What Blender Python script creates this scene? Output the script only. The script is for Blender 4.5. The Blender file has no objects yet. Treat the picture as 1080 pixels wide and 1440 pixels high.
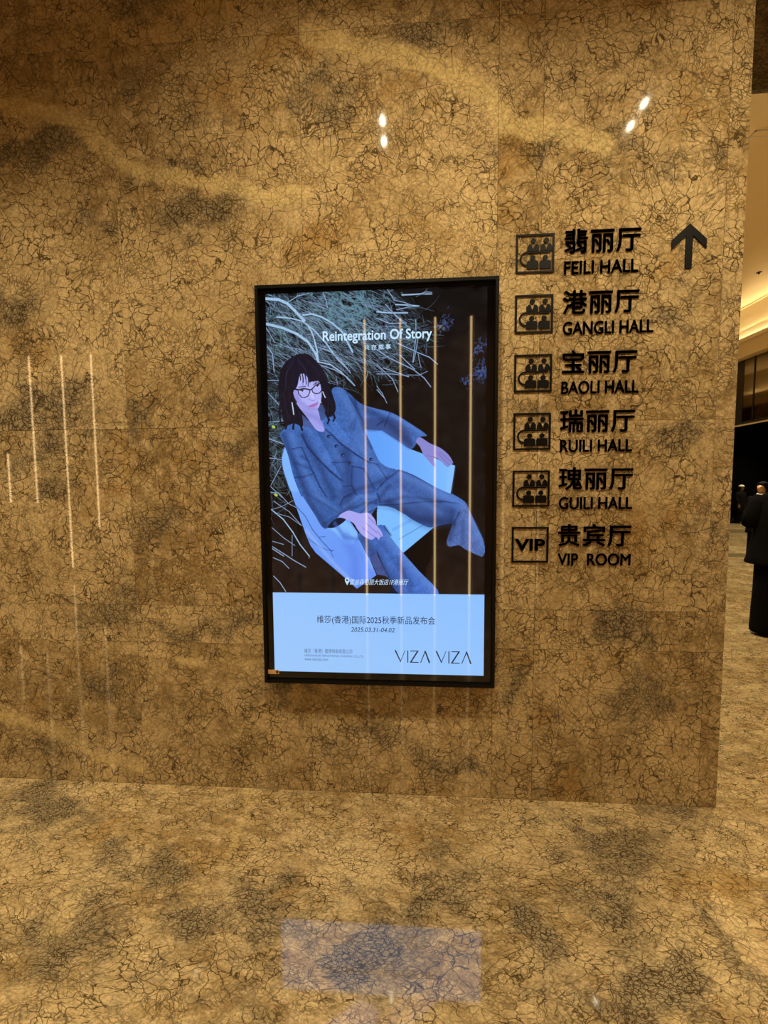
import bpy, bmesh, math, random
import numpy as np
from mathutils import Vector, Matrix

# ------------------------------------------------------------------ camera, world, exposure
scene = bpy.context.scene
col = scene.collection
PI = math.pi
CAM_D, CAM_H = 1.66, 1.39719
cd = bpy.data.cameras.new('camera')
cam = bpy.data.objects.new('camera', cd)
col.objects.link(cam)
cd.sensor_fit = 'HORIZONTAL'
cd.sensor_width = 36.0
cd.lens = 535.465 / 1080 * 36.0
cd.clip_start = 0.02
pitch, yaw, roll = 0.06191, 0.06084, -0.00652
fw = Vector((-math.sin(yaw) * math.cos(pitch), math.cos(yaw) * math.cos(pitch), -math.sin(pitch)))
rt0 = Vector((math.cos(yaw), math.sin(yaw), 0))
up0 = rt0.cross(fw)
rt = rt0 * math.cos(roll) + up0 * math.sin(roll)
up = -rt0 * math.sin(roll) + up0 * math.cos(roll)
mw = Matrix((rt, up, -fw)).transposed().to_4x4()
mw.translation = (0, -CAM_D, CAM_H)
cam.matrix_world = mw
scene.camera = cam

world = bpy.data.worlds.new('world')
scene.world = world
world.use_nodes = True
world.node_tree.nodes['Background'].inputs[0].default_value = (0.03, 0.022, 0.012, 1)
world.node_tree.nodes['Background'].inputs[1].default_value = 0.5

vs = scene.view_settings
vs.view_transform = 'Standard'
vs.look = 'None'
vs.gamma = 1.0
vs.use_curve_mapping = False
vs.exposure = 0.0

scene.cycles.max_bounces = 6
scene.cycles.diffuse_bounces = 3
scene.cycles.glossy_bounces = 3
scene.cycles.caustics_reflective = False
scene.cycles.caustics_refractive = False

WARM = (1.0, 0.87, 0.58)
SPOT_POWER = 130.0        # lobby downlights
FOYER_POWER = 260.0
HALL_POWER = 900.0
STRIP_GLOW = 13.0
LOBBY_CEIL = 3.9
FOYER_CEIL = 3.30

# ------------------------------------------------------------------ helpers
def s2l(c):
    return tuple(((v / 255) / 12.92 if v / 255 <= 0.04045 else ((v / 255 + 0.055) / 1.055) ** 2.4) for v in c)

def tag(o, label=None, cat=None, group=None, kind=None):
    if label: o['label'] = label
    if cat: o['category'] = cat
    if group: o['group'] = group
    if kind: o['kind'] = kind
    return o

def link(name, mesh, parent=None, mat=None, smooth=False):
    o = bpy.data.objects.new(name, mesh)
    col.objects.link(o)
    if mat is not None:
        mesh.materials.clear()
        mesh.materials.append(mat)
    if smooth:
        for p in mesh.polygons: p.use_smooth = True
    if parent is not None: o.parent = parent
    return o

def empty(name, loc=(0, 0, 0), rz=0.0, parent=None):
    o = bpy.data.objects.new(name, None)
    o.empty_display_size = 0.05
    col.objects.link(o)
    o.location = loc
    o.rotation_euler = (0, 0, rz)
    if parent is not None: o.parent = parent
    return o

class MB:
    """collects shapes that make ONE mesh"""
    def __init__(self):
        self.v, self.f = [], []
    def add(self, vs, fs):
        b = len(self.v)
        self.v += [tuple(p) for p in vs]
        self.f += [tuple(i + b for i in f) for f in fs]
        return self
    def box(self, x0, x1, y0, y1, z0, z1):
        return self.add([(x0, y0, z0), (x1, y0, z0), (x1, y1, z0), (x0, y1, z0), (x0, y0, z1), (x1, y0, z1), (x1, y1, z1), (x0, y1, z1)],
                        [(0, 3, 2, 1), (4, 5, 6, 7), (0, 1, 5, 4), (1, 2, 6, 5), (2, 3, 7, 6), (3, 0, 4, 7)])
    def prism(self, pts, y0, y1):
        """polygon in x,z extruded from y0 (front) to y1 (back)"""
        n = len(pts)
        a = sum(pts[i][0] * pts[(i + 1) % n][1] - pts[(i + 1) % n][0] * pts[i][1] for i in range(n))
        if a < 0: pts = pts[::-1]
        vs_ = [(x, y0, z) for x, z in pts] + [(x, y1, z) for x, z in pts]
        fs = [tuple(range(n)), tuple(range(2 * n - 1, n - 1, -1))] + [(i, i + n, (i + 1) % n + n, (i + 1) % n) for i in range(n)]
        return self.add(vs_, fs)
    def loft(self, rings, cap=True):
        n = len(rings[0]); vs_ = [p for r in rings for p in r]; fs = []
        for k in range(len(rings) - 1):
            for i in range(n):
                fs.append((k * n + i, k * n + (i + 1) % n, (k + 1) * n + (i + 1) % n, (k + 1) * n + i))
        if cap:
            fs.append(tuple(range(n - 1, -1, -1)))
            fs.append(tuple((len(rings) - 1) * n + i for i in range(n)))
        return self.add(vs_, fs)
    def disc(self, cx, cy, z, r, n=20, flip=False):
        pts = [(cx + r * math.cos(2 * PI * i / n), cy + r * math.sin(2 * PI * i / n), z) for i in range(n)]
        return self.add(pts if not flip else pts[::-1], [tuple(range(n))])
    def mesh(self, name):
        m = bpy.data.meshes.new(name)
        m.from_pydata(self.v, [], self.f)
        m.update()
        return m
    def build(self, name, mat, parent=None, smooth=False):
        return link(name, self.mesh(name), parent, mat, smooth)

def ring(cx, cy, z, rx, ry, n=20, tilt=0.0):
    return [(cx + rx * math.cos(2 * PI * i / n), cy + ry * math.sin(2 * PI * i / n), z + tilt * ry * math.sin(2 * PI * i / n)) for i in range(n)]

# ------------------------------------------------------------------ materials
def new_mat(name):
    m = bpy.data.materials.new(name)
    m.use_nodes = True
    nt = m.node_tree
    return m, nt, nt.nodes['Principled BSDF']

def plain(name, rgb, rough=0.5, metal=0.0, spec=0.5, noise=0.0, scale=20.0, lin=False):
    m, nt, b = new_mat(name)
    c = rgb if lin else s2l(rgb)
    b.inputs['Roughness'].default_value = rough
    b.inputs['Metallic'].default_value = metal
    b.inputs['Specular IOR Level'].default_value = spec
    if noise:
        tc = nt.nodes.new('ShaderNodeTexCoord')
        n = nt.nodes.new('ShaderNodeTexNoise'); n.inputs['Scale'].default_value = scale; n.inputs['Detail'].default_value = 4
        nt.links.new(tc.outputs['Object'], n.inputs['Vector'])
        mx = nt.nodes.new('ShaderNodeMix'); mx.data_type = 'RGBA'
        mx.inputs[6].default_value = tuple(v * (1 - noise) for v in c) + (1,)
        mx.inputs[7].default_value = tuple(min(1, v * (1 + noise)) for v in c) + (1,)
        nt.links.new(n.outputs['Fac'], mx.inputs[0])
        nt.links.new(mx.outputs[2], b.inputs['Base Color'])
    else:
        b.inputs['Base Color'].default_value = c + (1,)
    return m

def glow(name, rgb, strength, lin=True):
    m, nt, b = new_mat(name)
    c = rgb if lin else s2l(rgb)
    b.inputs['Base Color'].default_value = (0.02, 0.02, 0.02, 1)
    b.inputs['Roughness'].default_value = 0.3
    b.inputs['Emission Color'].default_value = tuple(c) + (1,)
    b.inputs['Emission Strength'].default_value = strength
    return m

class NG:
    """small node-graph writer"""
    def __init__(self, nt): self.nt = nt
    def n(self, t, **kw):
        nd = self.nt.nodes.new(t)
        for k, v in kw.items(): setattr(nd, k, v)
        return nd
    def put(self, sock, v):
        if isinstance(v, bpy.types.NodeSocket): self.nt.links.new(v, sock)
        elif isinstance(v, tuple) and len(v) == 3 and sock.type == 'RGBA': sock.default_value = v + (1,)
        else: sock.default_value = v
    def math(self, op, a, b=0.0, c=0.0, clamp=False):
        nd = self.n('ShaderNodeMath', operation=op, use_clamp=clamp)
        for i, v in enumerate((a, b, c)): self.put(nd.inputs[i], v)
        return nd.outputs[0]
    def vec(self, op, a, b=(0, 0, 0), s=None):
        nd = self.n('ShaderNodeVectorMath', operation=op)
        self.put(nd.inputs[0], a)
        if op == 'SCALE': self.put(nd.inputs['Scale'], s)
        else: self.put(nd.inputs[1], b)
        return nd.outputs[0]
    def noise(self, v, scale, detail=3.0, rough=0.55, out='Fac'):
        nd = self.n('ShaderNodeTexNoise')
        self.put(nd.inputs['Vector'], v); nd.inputs['Scale'].default_value = scale
        nd.inputs['Detail'].default_value = detail; nd.inputs['Roughness'].default_value = rough
        return nd.outputs[out]
    def edge(self, v, scale, rnd=1.0):
        nd = self.n('ShaderNodeTexVoronoi', feature='DISTANCE_TO_EDGE')
        self.put(nd.inputs['Vector'], v); nd.inputs['Scale'].default_value = scale
        nd.inputs['Randomness'].default_value = rnd
        return nd.outputs['Distance']
    def step(self, v, a, b, lo=0.0, hi=1.0):
        nd = self.n('ShaderNodeMapRange', interpolation_type='SMOOTHSTEP')
        self.put(nd.inputs[0], v)
        for i, x in enumerate((a, b, lo, hi)): self.put(nd.inputs[i + 1], x)
        return nd.outputs[0]
    def mix(self, f, a, b, mode='MIX'):
        nd = self.n('ShaderNodeMix', data_type='RGBA', blend_type=mode)
        self.put(nd.inputs[0], f); self.put(nd.inputs[6], a); self.put(nd.inputs[7], b)
        return nd.outputs[2]
    def attr(self, name):
        return self.n('ShaderNodeAttribute', attribute_name=name).outputs['Fac']

def spider_marble(name, stretch=(1, 1, 1), rotz=0.0, rough=0.10, light=1.0, grey_bias=0.0, spec=0.5, shift=1.0, sc=1.0, seam=0.0):
    """golden brown marble with a net of thin dark cracks, grey clouds, rust and pale bands"""
    m, nt, b = new_mat(name)
    g = NG(nt)
    pos = g.n('ShaderNodeNewGeometry').outputs['Position']
    rnd = g.n('ShaderNodeObjectInfo').outputs['Random']
    off = g.vec('SCALE', (7.3, 11.9, 5.7), s=g.math('MULTIPLY', rnd, shift))
    p = g.vec('ADD', pos, off)
    mp = g.n('ShaderNodeMapping')
    mp.inputs['Rotation'].default_value = (0, 0, rotz)
    mp.inputs['Scale'].default_value = tuple(s * sc for s in stretch)
    nt.links.new(p, mp.inputs['Vector'])
    q = mp.outputs[0]
    half = (0.5, 0.5, 0.5)
    w1 = g.vec('SCALE', g.vec('SUBTRACT', g.noise(q, 2.4, 3, out='Color'), half), s=0.26)
    w2 = g.vec('SCALE', g.vec('SUBTRACT', g.noise(q, 16.0, 3, 0.65, out='Color'), half), s=0.036)
    pw = g.vec('ADD', g.vec('ADD', q, w1), w2)
    # masks that come with the slab
    n5 = g.noise(q, 8.0, 7, 0.68)
    n1 = g.noise(q, 1.7, 5, 0.6)
    mid = g.noise(g.vec('MULTIPLY', pw, (1.0, 1.0, 1.9)), 2.6, 5, 0.62)
    grey = g.attr('grey'); rust = g.attr('rust'); pale = g.attr('pale')
    nn = g.math('SUBTRACT', n5, 0.5)
    G = g.math('MULTIPLY_ADD', nn, 2.1, g.math('MULTIPLY_ADD', grey, 0.95, g.math('MULTIPLY', g.math('SUBTRACT', mid, 0.5), 1.3)))
    G = g.step(g.math('ADD', G, grey_bias), 0.16, 0.92)
    Pm = g.step(g.math('MULTIPLY_ADD', nn, 1.4, pale), 0.22, 0.80)
    R = g.step(g.math('MULTIPLY_ADD', nn, 1.2, g.math('MAXIMUM', rust, g.step(g.noise(q, 1.9, 5, 0.6), 0.48, 0.80))), 0.15, 0.95)
    # cracks
    e1 = g.edge(pw, 9.0); e2 = g.edge(g.vec('ADD', pw, (1.3, 2.1, 0.4)), 21.0); e3 = g.edge(g.vec('ADD', pw, (3.1, 1.7, 9.2)), 46.0)
    m1 = g.step(g.noise(q, 5.0, 4, 0.6), 0.38, 0.58); m2 = g.step(g.noise(g.vec('ADD', q, (4, 9, 2)), 7.0, 4, 0.6), 0.40, 0.58)
    m3 = g.step(g.noise(g.vec('ADD', q, (8, 1, 5)), 9.0, 3), 0.42, 0.64)
    c1 = g.math('MULTIPLY', g.step(e1, 0.003, 0.026, 1, 0), g.math('MULTIPLY_ADD', m1, 0.70, 0.25))
    c2 = g.math('MULTIPLY', g.step(e2, 0.008, 0.060, 1, 0), g.math('MULTIPLY_ADD', m2, 0.60, 0.38))
    c3 = g.math('MULTIPLY', g.step(e3, 0.015, 0.13, 1, 0), g.math('MAXIMUM', g.math('MULTIPLY_ADD', m3, 0.60, 0.15), g.math('MULTIPLY', G, 1.0)))
    ck = g.math('MAXIMUM', g.math('MAXIMUM', c1, c2), c3)
    ck = g.math('MULTIPLY', ck, g.math('SUBTRACT', 1.0, g.math('MULTIPLY', Pm, 0.45)))
    L = lambda c: tuple(v * light for v in c)
    base = g.mix(g.step(n1, 0.35, 0.65), L((0.235, 0.150, 0.060)), L((0.44, 0.31, 0.150)))
    base = g.mix(g.math('MULTIPLY', g.step(g.noise(q, 14.0, 5, 0.6), 0.38, 0.72), 0.75), base, L((0.52, 0.37, 0.185)))
    base = g.mix(g.math('MULTIPLY', R, 0.80), base, L((0.27, 0.150, 0.042)))
    base = g.mix(g.math('MULTIPLY', G, 0.75), base, L((0.150, 0.118, 0.072)))
    base = g.mix(g.math('MULTIPLY', Pm, 0.58), base, L((0.60, 0.44, 0.19)))
    fine = g.noise(q, 70.0, 4, 0.75)
    base = g.mix(1.0, base, g.mix(g.step(fine, 0.3, 0.7), (0.66, 0.66, 0.66), (1.22, 1.22, 1.22)), 'MULTIPLY')
    colr = g.mix(g.math('MULTIPLY', ck, 0.96), base, L((0.034, 0.020, 0.008)))
    nt.links.new(colr, b.inputs['Base Color'])
    b.inputs['Roughness'].default_value = rough
    b.inputs['Specular IOR Level'].default_value = spec
    return m

M = {}
M['marble_wall'] = spider_marble('marble_wall', (1, 1, 1), 0.0, 0.025, sc=1.15)
M['marble_floor'] = spider_marble('marble_floor', (0.62, 1.15, 1.0), 0.6, 0.05, light=0.92, grey_bias=0.16, sc=1.9, spec=1.0)
M['marble_far'] = spider_marble('marble_far', (0.9, 0.9, 1), 0.3, 0.12, light=1.15, sc=1.6)
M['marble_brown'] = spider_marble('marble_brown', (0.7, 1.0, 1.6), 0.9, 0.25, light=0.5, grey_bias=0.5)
M['inlay'] = plain('grey_stone_inlay', (104, 88, 60), 0.2)
M['grout'] = plain('grout', (70, 48, 22), 0.8)
M['cream'] = plain('cream_paint', (232, 214, 178), 0.85, noise=0.03, scale=8)
M['black_panel'] = plain('black_lacquer_panel', (9, 8, 7), 0.06, spec=0.6)
M['dark_mirror'] = plain('dark_mirror_panel', (120, 112, 92), 0.04, metal=1.0)
M['black_wall'] = plain('black_wall', (10, 8, 7), 0.5, noise=0.3, scale=3)
M['dark_trim'] = plain('dark_bronze_trim', (24, 18, 12), 0.35, spec=0.4)
M['brown_panel'] = plain('brown_wall_panel', (120, 84, 48), 0.45, noise=0.15, scale=6)
M['sign_black'] = plain('black_acrylic_letter', (7, 5, 4), 0.5, spec=0.12)
M['frame_black'] = plain('black_metal_frame', (6, 5, 5), 0.4, spec=0.15)
M['bezel_black'] = plain('black_glass_bezel', (7, 6, 6), 0.08, spec=0.5)
M['strip'] = glow('warm_led_strip', (1.0, 0.66, 0.30), STRIP_GLOW)
M['strip_dim'] = glow('dim_led_strip', (1.0, 0.66, 0.30), STRIP_GLOW * 0.2)
M['cove'] = glow('cove_led', (1.0, 0.84, 0.52), 18.0)
M['lens'] = glow('downlight_lens', (1.0, 0.82, 0.55), 60.0)
M['white_metal'] = plain('white_metal', (225, 215, 195), 0.4)
M['sticker'] = plain('tan_paper_sticker', (196, 150, 92), 0.7)
M['sticker_dark'] = plain('dark_sticker_print', (70, 48, 30), 0.7)

# clouds, rust and pale bands of the stone (metres on the wall / floor)
WALL_GREY = [(-1.53, 2.88, 0.24, 0.09, 1), (-1.1, 3.4, 0.19, 0.07, 0.8), (-1.01, 2.99, 0.34, 0.17, 0.45), (-0.99, 2.77, 0.14, 0.06, 0.9), (-0.86, 2.56, 0.19, 0.11, 1), (-1.34, 2.6, 0.09, 0.05, 0.7), (-0.68, 2.66, 0.14, 0.06, 0.5), (-0.27, 2.97, 0.15, 0.12, 0.8), (-0.34, 3.09, 0.1, 0.14, 0.8), (0.06, 3.23, 0.26, 0.07, 0.8), (-0.09, 2.86, 0.18, 0.11, 0.4), (0.54, 2.77, 0.17, 0.06, 1), (0.44, 2.81, 0.07, 0.04, 0.8), (0.74, 3.01, 0.14, 0.09, 0.4), (0.85, 2.74, 0.22, 0.08, 0.7), (1.05, 2.07, 0.15, 0.11, 0.6), (0.89, 2.26, 0.11, 0.07, 0.5), (0.5, 1.77, 0.13, 0.05, 0.8), (1.15, 1.64, 0.1, 0.07, 0.8), (1.2, 2.71, 0.08, 0.05, 0.6), (-1.65, 1.8, 0.24, 0.13, 0.9), (-1.25, 1.72, 0.07, 0.04, 1), (-0.84, 1.79, 0.06, 0.04, 0.9), (-0.82, 1.55, 0.1, 0.05, 1), (-1.77, 2.23, 0.14, 0.17, 0.8), (-1.14, 1.22, 0.17, 0.09, 0.9), (-1.61, 1.56, 0.24, 0.15, 0.6), (-1.56, 1.4, 0.24, 0.1, 0.6), (-1.4, 0.83, 0.21, 0.14, 0.7), (-0.85, 0.81, 0.23, 0.07, 1), (-1.09, 0.74, 0.17, 0.05, 0.8), (-1.49, 0.4, 0.25, 0.12, 0.6), (-1.72, 0.15, 0.22, 0.06, 0.8), (-0.58, 0.43, 0.12, 0.07, 0.8), (0.88, 0.79, 0.23, 0.11, 1), (1.0, 0.49, 0.15, 0.13, 0.9), (0.68, 0.37, 0.09, 0.06, 0.8), (0.49, 0.56, 0.07, 0.06, 0.9), (0.09, 0.18, 0.22, 0.07, 0.9), (-0.3, 0.27, 0.2, 0.07, 0.5), (-0.85, 1.86, 0.16, 0.04, 0.5), (0.36, 1.63, 0.04, 0.08, 0.5), (1.21, 1.29, 0.07, 0.24, 0.5), (0.43, 1.38, 0.06, 0.06, 0.5)]
WALL_RUST = [(-0.5, 3.19, 0.12, 0.07, 1), (-0.72, 3.03, 0.24, 0.17, 0.7), (0.92, 3.25, 0.11, 0.05, 1), (0.05, 2.48, 0.18, 0.09, 0.6), (-0.37, 2.43, 0.12, 0.12, 0.8), (0.62, 0.36, 0.08, 0.07, 0.9), (0.68, 0.05, 0.11, 0.06, 1), (-0.93, 1.55, 0.13, 0.08, 0.6), (1.11, 2.25, 0.11, 0.07, 0.6), (-1.7, 2.07, 0.2, 0.13, 0.7), (0.83, 2.42, 0.11, 0.08, 0.5), (-1.44, 1.4, 0.2, 0.13, 0.5), (-0.03, 3.01, 0.17, 0.11, 0.5), (0.15, 0.27, 0.16, 0.1, 0.4)]
WALL_PALE = [([(-1.76, 3.1), (-1.57, 3.03), (-1.41, 2.96), (-1.23, 2.82), (-0.95, 2.71), (-0.7, 2.66), (-0.45, 2.65)], 0.045, 1), ([(-0.41, 3.25), (-0.15, 3.2), (0.08, 3.1), (0.31, 2.98), (0.38, 2.89), (0.54, 2.83), (0.76, 2.76)], 0.06, 1), ([(-1.27, 0.65), (-0.96, 0.62), (-0.66, 0.58)], 0.025, 0.7), ([(-1.97, 0.34), (-1.75, 0.27), (-1.51, 0.14), (-1.26, 0.09)], 0.05, 0.8), ([(0.38, 2.25), (0.6, 2.51), (0.83, 2.53)], 0.05, 0.3), ([(0.92, 1.35), (1.15, 1.38), (1.2, 1.53)], 0.08, 0.4)]
FLOOR_GREY = [(-1.63, -0.14, 0.32, 0.11, 0.9), (-0.75, -0.56, 0.11, 0.09, 1), (-1.16, -0.41, 0.11, 0.06, 0.8), (-0.45, -0.53, 0.14, 0.1, 0.8), (-1.04, -0.58, 0.12, 0.1, 0.7), (-1.19, -0.62, 0.09, 0.07, 0.7), (-0.1, -0.58, 0.13, 0.08, 1), (-0.14, -0.41, 0.06, 0.05, 0.6), (0.04, -0.46, 0.12, 0.05, 0.9), (0.17, -0.38, 0.08, 0.04, 0.8), (0.36, -0.52, 0.05, 0.1, 1), (0.8, -0.15, 0.2, 0.09, 0.7), (0.69, -0.41, 0.12, 0.12, 0.8), (0.63, -0.52, 0.09, 0.06, 0.6), (0.68, -0.65, 0.18, 0.07, 1), (1.0, -0.56, 0.06, 0.09, 0.9), (1.18, -0.02, 0.18, 0.05, 0.8), (-0.89, -0.36, 0.11, 0.05, 1), (0.81, -0.27, 0.11, 0.06, 0.8), (0.07, -0.22, 0.06, 0.09, 0.4), (-0.45, -0.69, 0.1, 0.06, 0.5), (-0.79, -0.72, 0.12, 0.04, 0.5), (-0.01, -0.68, 0.12, 0.06, 0.6)]
FLOOR_RUST = [(-0.31, -0.01, 0.1, 0.04, 1), (-0.37, -0.47, 0.07, 0.04, 0.9), (-1.23, -0.26, 0.2, 0.07, 0.8), (1.08, -0.38, 0.15, 0.07, 0.8), (0.19, -0.18, 0.14, 0.08, 0.5), (-0.76, -0.29, 0.22, 0.08, 0.6)]
FLOOR_PALE = [([(-0.79, 0.03), (-0.69, -0.12), (-0.68, -0.29)], 0.05, 0.6), ([(-1.13, -0.56), (-1.14, -0.6), (-1.16, -0.47)], 0.05, 0.5), ([(0.34, -0.26), (0.17, -0.38), (0.11, -0.43)], 0.08, 0.4)]

# ------------------------------------------------------------------ stone slabs with their own clouds
def field(blobs, lines, X, Z, rng_amp=0.0):
    X0, Z0 = X, Z                               # ragged, flowing outlines
    X = X0 + .055 * np.sin(9.1 * Z0 + 4.3 * X0 + 1.3) + .03 * np.sin(23 * Z0 - 17 * X0) + .016 * np.sin(47 * X0 + 31 * Z0)
    Z = Z0 + .045 * np.sin(8.3 * X0 - 5.1 * Z0 + .4) + .026 * np.sin(27 * X0 + 13 * Z0 + 2) + .014 * np.sin(53 * Z0 - 29 * X0)
    out = np.zeros_like(X)
    for cx, cz, rx, rz, s in blobs:
        d = ((X - cx) / max(rx, .05)) ** 2 + ((Z - cz) / max(rz, .05)) ** 2
        out = np.maximum(out, s * np.exp(-0.9 * d))
    X, Z = X0 + .35 * (X - X0), Z0 + .35 * (Z - Z0)
    for pts, w, s in lines:
        best = np.full_like(X, 9.0)
        for (ax, az), (bx, bz) in zip(pts, pts[1:]):
            vx, vz = bx - ax, bz - az
            t = np.clip(((X - ax) * vx + (Z - az) * vz) / (vx * vx + vz * vz + 1e-9), 0, 1)
            best = np.minimum(best, np.hypot(X - ax - t * vx, Z - az - t * vz))
        out = np.maximum(out, s * np.exp(-(best / (w * .85)) ** 2))
    return out

GAP = 0.0007
def slab(name, a0, a1, b0, b1, thick, mat, parent, plane, at, cell=0.028, data=None):
    """one stone slab: plane 'y' = upright facing -y at y=at (a=x, b=z); 'x' = upright facing +x; 'z' = lying, top at z=at (a=x, b=y)"""
    a0 += GAP; a1 -= GAP; b0 += GAP; b1 -= GAP
    na = max(1, int(round((a1 - a0) / cell))) if data else 1
    nb = max(1, int(round((b1 - b0) / cell))) if data else 1
    A, B = np.meshgrid(np.linspace(a0, a1, na + 1), np.linspace(b0, b1, nb + 1))
    A, B = A.ravel(), B.ravel()
    if plane == 'y': P3 = lambda a, b, d: (a, at + d, b)
    elif plane == 'x': P3 = lambda a, b, d: (at - d, a, b)
    else: P3 = lambda a, b, d: (a, b, at - d)
    V = [P3(a, b, 0.0) for a, b in zip(A, B)]
    F = []
    w = na + 1
    for j in range(nb):
        for i in range(na):
            q = (j * w + i, j * w + i + 1, (j + 1) * w + i + 1, (j + 1) * w + i)
            F.append(q)
    n0 = len(V)
    ring_ = [(a0, b0), (a1, b0), (a1, b1), (a0, b1)]
    V += [P3(a, b, 0.0) for a, b in ring_] + [P3(a, b, thick) for a, b in ring_]
    for i in range(4):
        k = (i + 1) % 4
        F.append((n0 + i, n0 + 4 + i, n0 + 4 + k, n0 + k))
    F.append((n0 + 7, n0 + 6, n0 + 5, n0 + 4))
    me = bpy.data.meshes.new(name)
    me.from_pydata(V, [], F)
    me.update()
    if data:
        Aa = np.concatenate([A, [r[0] for r in ring_] * 2]); Bb = np.concatenate([B, [r[1] for r in ring_] * 2])
        for nm, (bl, ln) in data.items():
            at_ = me.attributes.new(nm, 'FLOAT', 'POINT')
            at_.data.foreach_set('value', field(bl, ln, Aa, Bb).astype(np.float32))
    return link(name, me, parent, mat)

WALL_DATA = {'grey': (WALL_GREY, []), 'rust': (WALL_RUST, []), 'pale': ([], WALL_PALE)}
FLOOR_DATA = {'grey': (FLOOR_GREY, []), 'rust': (FLOOR_RUST, []), 'pale': ([], FLOOR_PALE)}
WX = 1.339                                    # right end of the marble wall
CORE_DEPTH = 5.2
core = MB().box(-7.4, WX - 0.02, 0.02, CORE_DEPTH, 0, LOBBY_CEIL).build('wall_back', M['grout'])
tag(core, 'golden brown spider-veined marble wall carrying the display and the hall signs', kind='structure')
xs = [-7.4, -6.131, -5.318, -4.505, -3.692, -2.879, -2.066, -1.253, -0.44, 0.373, 0.551, 1.262, WX]
zs = [0.0, 0.692, 0.867, 1.672, 3.27, LOBBY_CEIL]
for i in range(len(xs) - 1):
    for j in range(len(zs) - 1):
        near = xs[i] > -2.1
        slab('slab', xs[i], xs[i + 1], zs[j], zs[j + 1], 0.02, M['marble_wall'], core, 'y', 0.0, data=WALL_DATA if near else None)
ys_ = [0.0, 0.6, 1.4, 2.2, 3.0, 3.8, 4.6, CORE_DEPTH]
for i in range(len(ys_) - 1):
    for j in range(len(zs) - 1):
        if zs[j] >= FOYER_CEIL: continue
        slab('slab', ys_[i] + (0.02 if i == 0 else 0), ys_[i + 1], zs[j], min(zs[j + 1], FOYER_CEIL + 0.2), 0.02, M['marble_wall'], core, 'x', WX)

# floor: a bed with polished slabs on it
bed = MB().box(-7.4, 22.0, -4.6, 15.0, -0.12, -0.03).build('floor', M['grout'])
tag(bed, 'polished golden marble floor running through lobby and foyer', kind='structure')
fx = [-7.4, -5.1, -2.7, 0.98, 3.6]
fy = [-4.6, -2.3, 0.0]
for i in range(len(fx) - 1):
    for j in range(len(fy) - 1):
        near = fx[i] > -3 and fy[j] > -2.5
        slab('slab', fx[i], fx[i + 1], fy[j], fy[j + 1], 0.03, M['marble_floor'], bed, 'z', 0.0, data=FLOOR_DATA if near else None, cell=0.03)
fy2 = [0.0, 0.735, 2.35, 3.95, 5.5]
for j in range(len(fy2) - 1):
    slab('slab', WX, 3.6, fy2[j], fy2[j + 1], 0.03, M['marble_floor'], bed, 'z', 0.0)
hx = [3.6 + 1.84 * k for k in range(11)]
hy = [-4.6 + 1.95 * k for k in range(11)]
for i in range(len(hx) - 1):
    for j in range(len(hy) - 1):
        if hx[i] > 15 and hy[j] < 5: continue
        slab('slab', hx[i], min(hx[i + 1], 22), hy[j], min(hy[j + 1], 15), 0.03, M['marble_far'], bed, 'z', 0.0)
# dark inlay bands across the hall floor
MB().box(3.8, 12.0, 6.2, 6.6, 0.0, 0.0015).build('inlay_band', M['inlay'], bed)
MB().box(5.8, 18.0, 10.2, 11.2, 0.0, 0.0015).build('inlay_band', M['inlay'], bed)

# lobby shell behind and beside the camera
tag(MB().box(-7.4, 3.9, -4.7, 0.0, LOBBY_CEIL, LOBBY_CEIL + 0.1).build('ceiling', M['cream']), kind='structure')
wo = tag(MB().box(-3.4, 3.6, -3.50, -3.36, 0, LOBBY_CEIL).build('wall_opposite', M['dark_trim']), kind='structure')
tag(MB().box(-7.4, -3.4, -4.3, -4.16, 0, LOBBY_CEIL).build('wall_recess', M['brown_panel']), kind='structure')
tag(MB().box(-3.5, -3.4, -4.3, -3.36, 0, LOBBY_CEIL).build('wall_recess_side', M['brown_panel']), kind='structure')
tag(MB().box(-7.5, -7.4, -4.3, 0.02, 0, LOBBY_CEIL).build('wall_left', M['brown_panel']), kind='structure')

# door wall on the right with its opening, transom, fascia and cove
OY0, OY1, DH = 0.55, 3.1, 2.07
wr = MB().box(3.6, 3.75, -4.6, OY0, 0, LOBBY_CEIL).box(3.6, 3.75, OY1, 5.5, 0, LOBBY_CEIL).box(3.6, 3.75, OY0, OY1, DH, LOBBY_CEIL).build('wall_right', M['cream'])
tag(wr, 'cream wall with dark door opening and glossy black transom', kind='structure')
for y0, y1 in ((0.55, 1.25), (1.256, 1.95), (1.956, 2.575), (2.581, 2.70)):
    MB().box(3.588, 3.6, y0, y1, DH + 0.015, 2.735).build('transom_panel', M['dark_mirror'], wr)
MB().box(3.585, 3.6, 2.703, 3.4, DH, 2.735).build('jamb_panel', M['dark_trim'], wr)
MB().box(3.58, 3.6, 0.55, 3.1, DH - 0.012, DH + 0.012).build('door_head', M['dark_trim'], wr)
MB().box(3.582, 3.6, 2.573, 2.583, DH, 2.735).build('seam_strip', M['dark_trim'], wr)
t1 = tag(MB().box(3.50, 3.6, 0.0, 5.2, 2.74, 2.885).build('trim_1', M['cream']), 'cream fascia above the black transom', kind='structure')
t2 = tag(MB().box(3.47, 3.485, 0.0, 5.2, 2.885, 2.925).box(3.485, 3.6, 0.0, 5.2, 2.885, 2.895).build('trim_2', M['cream']), 'lower lip of the lit cove', kind='structure')
t3 = tag(MB().box(3.53, 3.545, 0.0, 5.2, 2.955, 3.03).box(3.545, 3.6, 0.0, 5.2, 2.955, 2.965).build('trim_3', M['cream']), 'upper lip of the lit cove', kind='structure')
cl = empty('cove_light', (3.56, 2.6, 2.9))
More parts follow.
